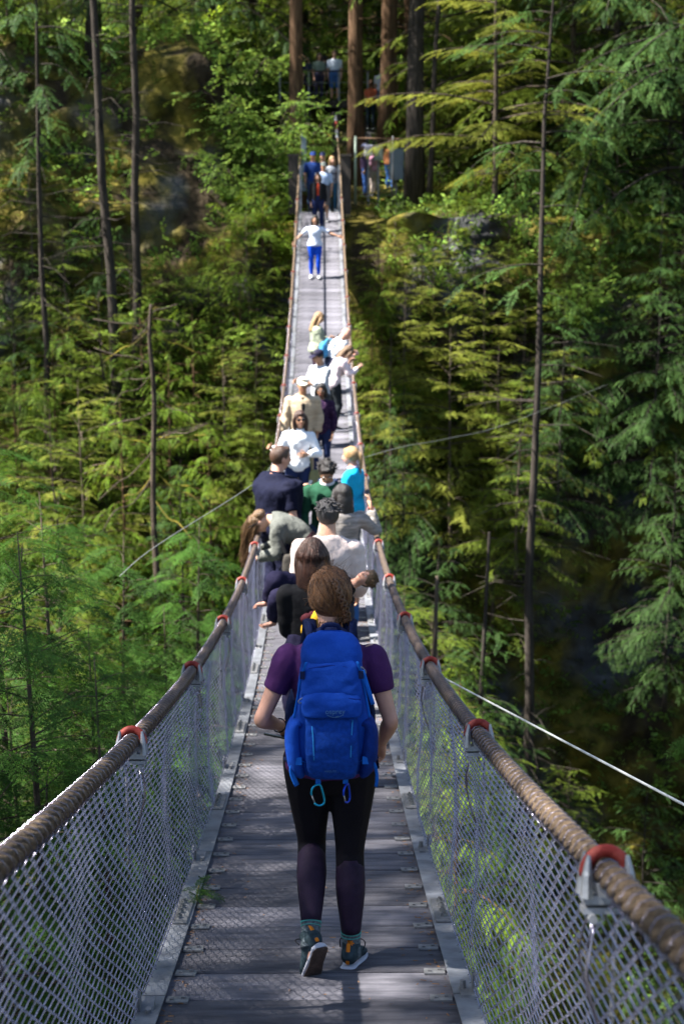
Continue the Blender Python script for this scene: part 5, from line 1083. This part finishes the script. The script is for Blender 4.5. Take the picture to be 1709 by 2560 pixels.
c = MB(); c.loft(cr([(0, 0, 0), (0, 0, .03), (0, 0, .16), (0, 0, .29), (0, 0, .31)], 3), cr(np.array([(.11, .03), (.145, .055), (.150, .06), (.135, .05), (.10, .03)]), 3), 18, ref=(0, 1, 0), sup=.6); wrinkle(c, .008, 12, 3).build('bag_body', cloth('dark_olive_canvas', (.040, .036, .032), .2, 10, .5), bg_)
for (px, pz, pr, pc) in [(.02, .19, .030, (.75, .45, .35)), (.065, .20, .024, (.55, .45, .65)), (.075, .165, .026, (.62, .62, .6)), (-.015, .165, .022, (.3, .45, .55)), (.10, .235, .02, (.5, .3, .25)), (-.055, .155, .02, (.5, .5, .52)), (-.02, .075, .028, (.35, .55, .08)), (.045, .24, .018, (.6, .6, .3))]:
    c = MB(); c.loft([(px, -.062, pz), (px, -.070, pz)], [pr, pr*.92], 12, ref=(1, 0, 0)); c.build('pin', mat('pin_enamel', pc, .3, .1, 30, spec=.5), bg_)
ribbon([(-.15, -.06, .02), (0, -.068, .008), (.15, -.06, .03)], .012, .004, cloth('tan_trim', (.16, .07, .03)), 'trim', bg_, (0, 1, 0)); ribbon([(-.10, 0, .30), (-.16, .03, .45), (-.22, .10, .60)], .02, .004, M_BLK, 'strap', bg_, (0, 1, 0))
gt = thing('water_bottle', 'bright green bottle clipped to the dark bag with pins', 'bottle', (-.41, 15.10, on(15.1)+.52)); c = MB(); c.loft(cr([(0, 0, 0), (0, 0, .02), (0, 0, .10), (0, 0, .14), (0, 0, .15)], 2), cr(np.array([.03, .045, .045, .034, .02]), 2), 12, ref=(0, 1, 0)); c.build('body', mat('green_plastic', (.05, .42, .06), .35, .1, 8), gt); c = MB(); c.loft([(0, 0, .15), (0, 0, .185)], [.022, .018], 10, ref=(0, 1, 0)); c.build('cap', M_BLK, gt); ribbon([(0, 0, .18), (.01, 0, .23), (.03, .02, .28)], .006, .003, M_BLK, 'strap', gt, (0, 1, 0))
# man in pale sweatshirt
P4 = person('man with short dark hair in pale pink sweatshirt standing with his back turned', .10, 11.8, on(11.8), R(-4), 1.80, 'm', SK_L, head=(-10, 0, 8), top=cloth('pale_pink_fleece', (.66, .54, .50), .06, 8, .4), sleeve=.96, tinf=.030, toplen=-.10, bottom=cloth('dark_jeans', (.03, .035, .055)), binf=.02, hair=('short', H_GRY), vox=.0135, armL=((-.2, .1, -1), (.25, .7, -.5)), armR=((.22, .05, -1), (-.15, .7, -.6)))
# big man in navy polo
c_polo = cloth('navy_polo', (.004, .005, .017))
P5 = person('large man in navy polo shirt with cropped brown hair holding a phone', -.44, 16.2, on(16.2), R(-58), 1.95, 'm', SK_P, head=(-6, 0, -4), girth=1.6, top=c_polo, sleeve=.42, tinf=.024, toplen=-.12, collar=c_polo, bottom=cloth('navy_trousers', (.010, .011, .03)), binf=.03, hair=('buzz', hairm('hair_cropped', (.06, .030, .018))), armL=((-.2, .55, -.8), (.35, .85, .25)), armR=((.24, -.02, -1), (.05, .25, -1)), vox=.015, handscale=1.1)
phone_at(P5, 'AL', 'dark phone held up by the large man in navy polo')
P6 = person('man in dark green sweater with backpack straps looking down', .12, 16.5, on(16.5), PI-.15, 1.80, 'm', SK_T, lean=R(10), head=(-26, 0, 8), top=cloth('dark_green_knit', (.012, .055, .030)), sleeve=.95, tinf=.02, collar=cloth('white_collar', (.6, .62, .68)), bottom=cloth('blue_jeans_a', (.03, .05, .10)), binf=.02, hair=('short', H_BLK), vox=.0135, armL=((-.2, .2, -1), (.2, .6, -.7)), armR=((.2, .2, -1), (-.2, .6, -.7)))
def small_pack(P, label, m, hgt=.44, wd=.145):
    o = V3(0, -.115, P['chest'][2]-hgt+.05); t = thing('backpack', label, 'backpack', wpt(P, o), P['rz']); c = MB(); c.loft(cr([(0, -.06, 0), (0, -.07, .03), (0, -.075, hgt*.4), (0, -.07, hgt*.8), (0, -.05, hgt)], 3), cr(np.array([(wd*.7, .04), (wd, .075), (wd, .085), (wd*.88, .07), (wd*.5, .03)]), 3), 18, ref=(0, 1, 0), sup=.65); wrinkle(c, .006, 12, 2).build('bag', m, t)
    c = MB(); c.loft(cr([(0, -.13, .03), (0, -.15, hgt*.15), (0, -.15, hgt*.42), (0, -.13, hgt*.5)], 3), cr(np.array([(wd*.6, .01), (wd*.75, .03), (wd*.72, .03), (wd*.6, .01)]), 3), 14, ref=(0, 1, 0), sup=.65); c.build('front_pocket', m, t)
    for sx in (-1, 1): ribbon([(sx*.07, -.01, hgt*.95), (sx*.085, .06, hgt+.055), (sx*.09, .15, hgt+.03), (sx*.10, .225, hgt-.10), (sx*.13, .20, hgt-.26), (sx*.15, .05, .08)], .024, .006, m, 'shoulder_strap', t, (0, .4, 1))
    return t
small_pack(P6, 'navy backpack on the man in the dark green sweater', cloth('navy_pack', (.012, .018, .05)))
c_plaid = mat('grey_plaid', (.20, .18, .155), .9, .3, 6, col2=(.34, .31, .30), bump=.3, bscale=30, stretch=(1, 1, 6))
P7 = person('woman with long black hair in grey plaid shirt raising one hand', .27, 15.0, on(15.0), R(12), 1.66, 'f', SK_L, head=(-6, 0, 10), top=c_plaid, sleeve=.95, tinf=.026, bottom=cloth('bright_blue_jeans', (.02, .07, .20)), binf=.014, hair=('long', H_BLK), hair_len=.30, vox=.0135, armL=((-.2, .3, -1), (.1, .6, -.5)), armR=((.62, .25, -.55), (-.15, .25, 1)), curl=(.4, .3))
P8 = person('blonde woman in bright cyan top standing at the right handrail', .44, 18.4, on(18.4), R(62), 1.66, 'f', SK_P, head=(-4, 0, 6), top=cloth('cyan_top', (.01, .36, .62), .08), sleeve=.95, tinf=.014, bottom=cloth('grey_leggings', (.10, .10, .11)), hair=('pony', H_BLD), vox=.015, collar=cloth('lilac_scarf', (.42, .45, .68)), **HANG)
# group posing for the photograph
c_jean = cloth('indigo_jeans', (.014, .024, .075)); c_wht = cloth('white_linen', (.74, .76, .80), .05, 8, .5)
P9 = person('smiling woman in white shirt and sunglasses leaning on the left handrail', -.30, 21.4, on(21.4), PI+.12, 1.70, 'f', SK_T, head=(-2, 6, 4), side=R(-4), top=c_wht, sleeve=.9, tinf=.022, toplen=-.12, bottom=c_jean, hair=('long', H_DBR), glasses='sun', vox=.015, armL=((-.35, .25, -.85), (.75, .6, .05)), armR=((.42, .1, -.85), (.35, .5, .25)), collar=c_wht)
hb = thing('handbag', 'olive green handbag beside the woman in white shirt', 'bag', (-.02, 21.35, on(21.35)+.62), R(10)); c = MB(); c.loft(cr([(0, 0, 0), (.0, 0, .03), (0, 0, .2), (0, 0, .24)], 3), cr(np.array([(.10, .03), (.13, .05), (.11, .04), (.08, .02)]), 3), 14, ref=(0, 1, 0), sup=.6); c.build('bag_body', cloth('olive_leather', (.17, .17, .085)), hb); ribbon([(-.08, 0, .23), (-.10, .02, .42), (-.16, .06, .62)], .012, .004, cloth('olive_strap', (.15, .15, .08)), 'strap', hb, (0, 1, 0))
P10 = person('man in cream cap and quilted tan jacket posing behind the woman in white', -.26, 24.0, on(24.0), PI+.05, 1.76, 'm', SK_T, head=(-3, 0, 0), top=mat('tan_quilt', (.40, .31, .21), .7, .2, 3, bump=.7, bscale=9, stretch=(1, 1, 9)), jacket=1, sleeve=.95, tinf=.034, toplen=-.10, bottom=cloth('khaki_trousers', (.26, .20, .13)), binf=.02, cap=cloth('cream_cap', (.66, .60, .48)), hair=('buzz', H_BLK), vox=.015, armL=((-.25, 0, -1), (.15, .2, -1)), armR=((.3, 0, -1), (.1, .3, -.9)))
c = MB(); c.loft([P10['kp'][k] + P10['kf'][k]*(P10['kr'][k][1]+.028) for k in (12, 16, 20, 25, 29)], np.array([(.018, .012), (.026, .012), (.034, .012), (.04, .012), (.038, .012)]), 8, ref=(0, 1, 0)); c.build('inner_shirt', M_BLK, P10['root'])
P11 = person('woman with glasses in dark purple dotted shirt and jeans', .04, 24.35, on(24.35), PI-.08, 1.60, 'f', SK_B, head=(-2, -4, 0), top=mat('purple_dotted', (.022, .008, .035), .85, .1, 55, col2=(.30, .16, .26), contrast=(.62, .70), spec=.15), sleeve=.92, tinf=.020, toplen=-.14, bottom=c_jean, hair=('long', H_BLK), hair_len=.14, glasses='clear', vox=.015, armL=((-.22, .05, -1), (.10, .25, -1)), armR=((.16, .05, -1), (-.1, .3, -1)))
P12 = person('man in navy cap and grey sweatshirt gesturing with one hand', .02, 26.6, on(26.6), R(128), 1.74, 'm', SK_T, head=(-14, 0, 0), top=cloth('light_grey_fleece', (.42, .44, .47), .08, 8, .4), sleeve=.94, tinf=.026, bottom=cloth('charcoal_trousers', (.035, .036, .042)), binf=.02, cap=cloth('navy_cap', (.018, .016, .035)), hair=('buzz', H_BLK), vox=.015, armL=((-.2, .45, -.85), (.1, 1, .15)), armR=((.2, .3, -.9), (-.1, .9, .2)))
P13 = person('woman in pale pink sweater leaning on the right handrail, dark trousers', .27, 27.7, on(27.7), R(-72), 1.66, 'f', SK_L, lean=R(30), head=(-16, 0, 0), top=cloth('blush_sweater', (.70, .58, .60), .06, 8, .4), sleeve=.93, tinf=.026, toplen=-.10, bottom=cloth('black_trousers', (.016, .020, .024)), binf=.014, legL=((-.02, .02, -1), (0, -.05, -1)), legR=((.05, .18, -1), (0, -.28, -1)), hair=('long', H_BRN), hair_len=.22, vox=.015, armL=((-.15, .35, -.9), (.1, .55, .75)), armR=((.15, .4, -.9), (-.2, .7, .5)), shoe=M_SHOE)
P14 = person('bald man in white tee shirt with blue straps leaning over the right handrail', .26, 28.8, on(28.8), R(-66), 1.76, 'm', SK_P, lean=R(28), head=(-14, 0, 0), top=cloth('white_tee', (.72, .76, .80), .05), sleeve=.40, tinf=.02, bottom=cloth('navy_shorts', (.02, .025, .05)), legto=.56, binf=.03, hair=('bald', H_BRN), vox=.015, armL=((-.15, .4, -.9), (.5, .7, .2)), armR=((.15, .4, -.9), (-.5, .7, .2)))
small_pack(P14, 'slim sky blue backpack on the bald man', cloth('sky_pack', (.05, .22, .42)), .30, .085)
P15 = person('woman with long fair hair in sage green jacket reading her phone', -.05, 30.4, on(30.4), R(-78), 1.64, 'f', SK_L, head=(-22, 0, 0), top=cloth('sage_jacket', (.25, .28, .21), .12, 7, .5), jacket=1, sleeve=.94, tinf=.034, bottom=cloth('aubergine_leggings', (.03, .015, .03)), binf=.010, hair=('long', hairm('hair_fair', (.20, .11, .05), (.36, .22, .10))), hair_len=.30, vox=.015, armL=((-.12, .25, -.95), (.25, .95, .2)), armR=((.15, .25, -.95), (-.25, .95, .2)))
phone_at(P15, 'AR', 'phone in the hands of the woman in sage jacket')
P16 = person('woman in white tee shirt and vivid blue leggings, arms spread to both handrails', -.12, 39.65, on(39.65), PI, 1.62, 'f', SK_T, head=(2, 0, 0), girth=1.12, top=cloth('pale_tee', (.55, .60, .72), .06), sleeve=.40, tinf=.018, toplen=-.08, bottom=cloth('vivid_blue', (.006, .06, .50)), binf=.010, hair=('bob', H_BLK), vox=.017, armL=((-.85, .1, -.45), (-.8, .25, -.28)), armR=((.75, .1, -.6), (.5, .3, -.6)), legL=((0, .08, -1), (0, -.06, -1)), legR=((.02, -.02, -1), (0, -.12, -1)), shoe=M_SHOEW, legs=1.08)
P17 = person('woman in black jacket over a red top stepping onto the bridge', -.05, 44.2, on(44.2), PI, 1.66, 'f', SK_L, top=cloth('red_top', (.42, .05, .02)), sleeve=.2, tinf=.010, bottom=cloth('navy_jeans', (.012, .018, .06)), binf=.014, hair=('long', H_DBR), vox=.018, **HANG)
c = MB(); kp, kr, kf = P17['kp'], P17['kr'], P17['kf']
for sx in (-1, 1): c.loft([kp[k] + V3(sx*.085, .01, 0) for k in range(6, 31, 4)], [(.085, .128)]*7, 12, ref=(0, 1, 0))
for q in (P17['AL'], P17['AR']): limb(c, *q, [(t, a+.022, b2+.022, o) for t, a, b2, o in ARM], (0, 1, .2), upto=.92)
remesh(c.build('jacket', M_BLK, P17['root']), .014, 3)
person('person in pale blue tee shirt and grey cap behind the woman in black jacket', .12, 45.3, on(45.3), PI, 1.70, 'm', SK_T, top=cloth('pale_blue_tee', (.34, .42, .58)), sleeve=.42, bottom=cloth('grey_shorts', (.10, .09, .09)), legto=.5, binf=.03, cap=cloth('grey_green_cap', (.12, .14, .13)), hair=('buzz', H_BLK), vox=.018, **HANG)
person('man in royal navy tee shirt and blue cap waiting at the far end', -.20, 46.9, on(46.9), PI-.1, 1.80, 'm', SK_T, top=cloth('royal_navy_tee', (.012, .035, .15)), sleeve=.42, bottom=cloth('denim_far', (.03, .05, .12)), cap=cloth('blue_cap', (.015, .045, .20)), hair=('buzz', H_BLK), vox=.019, **HANG)
person('person in black top and navy cap queuing at the far end', .10, 47.4, on(47.4), PI, 1.80, 'm', SK_L, top=M_BLK, sleeve=.9, bottom=cloth('black_denim', (.02, .02, .03)), cap=cloth('ink_cap', (.015, .02, .06)), hair=('buzz', H_BLK), vox=.019, **HANG)
person('person in striped top beside the right end post', .38, 46.7, on(46.7), PI+.3, 1.66, 'f', SK_L, top=mat('striped_top', (.30, .32, .36), .9, .1, 3, col2=(.05, .06, .09), stretch=(1, 1, 12), contrast=(.45, .55)), sleeve=.5, bottom=cloth('teal_jeans', (.02, .07, .12)), hair=('bob', H_BLD), vox=.015, shoe=M_SHOEW, **HANG)
def far(label, u, vf, y, rz, **k):
    p = at(u, vf, y); return person(label, p.x, y, p.z, rz, vox=.021, **k)
far('person in plum patterned shirt, hat and jeans behind the fence', 912, 492, 51.9, R(95), H=1.74, sex='m', skin=SK_T, top=mat('plum_pattern', (.035, .02, .06), .85, .3, 30, col2=(.10, .06, .14)), sleeve=.9, tinf=.03, bottom=cloth('mid_jeans', (.05, .12, .36)), binf=.02, cap=cloth('slate_hat', (.10, .11, .18)), hair=('buzz', H_BLK), **HANG)
far('person in pink top half hidden behind the plum shirt', 932, 490, 52.6, R(60), H=1.6, skin=SK_L, top=cloth('pink_top', (.60, .30, .42)), sleeve=.5, bottom=cloth('cream_trousers', (.5, .42, .38)), hair=('long', H_BRN), **HANG)
far('person in blue jeans standing behind the large grey cabinet', 974, 478, 53.0, R(-40), H=1.72, skin=SK_T, top=cloth('rust_top', (.30, .12, .05)), sleeve=.9, bottom=cloth('sky_jeans', (.06, .18, .52)), hair=('long', H_DBR), **HANG)
far('person in blue jacket walking on the path behind the saplings', 1143, 478, 56.0, R(80), H=1.74, sex='m', skin=SK_T, top=cloth('cobalt_jacket', (.03, .09, .34)), sleeve=.92, tinf=.03, bottom=cloth('dark_far_trousers', (.03, .03, .05)), hair=('short', H_BLK), **HANG)
far('person in white tee shirt on the path beyond the massive trunk', 1085, 470, 57.0, R(80), H=1.68, skin=SK_L, top=cloth('white_far_tee', (.62, .64, .62)), sleeve=.42, bottom=cloth('green_far', (.04, .09, .06)), hair=('long', H_BLD), **HANG)
far('woman in coral top climbing the timber steps', 926, 322, 55.2, R(-20), H=1.66, skin=SK_T, top=cloth('coral_top', (.40, .10, .05)), sleeve=.3, bottom=cloth('ink_trousers', (.012, .022, .03)), hair=('pony', H_AUB), **HANG)
far('person in pale grey top higher up the timber steps', 952, 290, 56.4, R(-20), H=1.72, sex='m', skin=SK_L, top=cloth('pale_grey_top', (.45, .46, .50)), sleeve=.42, bottom=cloth('blue_far_shorts', (.05, .12, .26)), legto=.55, hair=('short', H_BRN), **HANG)
PZ = 3.475
for (u, y, rz, H, sex, lab, tc, bc, hr_) in [(836, 56.9, PI, 1.80, 'm', 'man in white tee shirt and blue shorts on the upper platform', (.62, .68, .80), (.05, .12, .30), ('short', H_BRN)), (797, 56.8, PI+.3, 1.70, 'f', 'person in grey green shirt on the upper platform', (.20, .26, .22), (.03, .03, .06), ('long', H_DBR)), (772, 57.4, PI-.3, 1.66, 'f', 'person in dark blue top at the shaded end of the upper platform', (.03, .04, .11), (.02, .02, .03), ('bob', H_BLK)), (810, 58.2, 0, 1.74, 'm', 'person in black top at the back of the upper platform', (.03, .03, .04), (.02, .02, .03), ('short', H_BLK))]:
    p = at(u, 200, y); person(lab, p.x, y, PZ, rz, H, sex, SK_L, top=cloth('platform_top', tc), sleeve=.42, bottom=cloth('platform_bottom', bc), legto=.95 if sex == 'f' else .55, binf=.02, hair=hr_, vox=.021, **HANG)
# ================================================================ apply the generated body and cloth surfaces
def finish():
    bpy.context.view_layer.update()
    dg = bpy.context.evaluated_depsgraph_get()
    new = []
    for o, extra in PENDING:
        new.append((o, bpy.data.meshes.new_from_object(o.evaluated_get(dg)), extra))
    for o, me, extra in new:
        o.modifiers.clear(); old = o.data; o.data = me
        if extra is not None and extra.n:
            n0 = len(me.vertices); V = np.empty(n0*3, np.float32); me.vertices.foreach_get('co', V); V = np.r_[V.reshape(-1, 3), np.concatenate(extra.v)]
            Fs = [tuple(p.vertices) for p in me.polygons] + [tuple(i+n0 for i in f) for f in extra.f]
            o.data = mesh_of(me.name, V, Fs, old.materials[0] if len(old.materials) else None)
        if len(o.data.materials) == 0 and len(old.materials): o.data.materials.append(old.materials[0])
        o.data.polygons.foreach_set('use_smooth', np.ones(len(o.data.polygons), bool)); o.data.update()
if PENDING: finish()
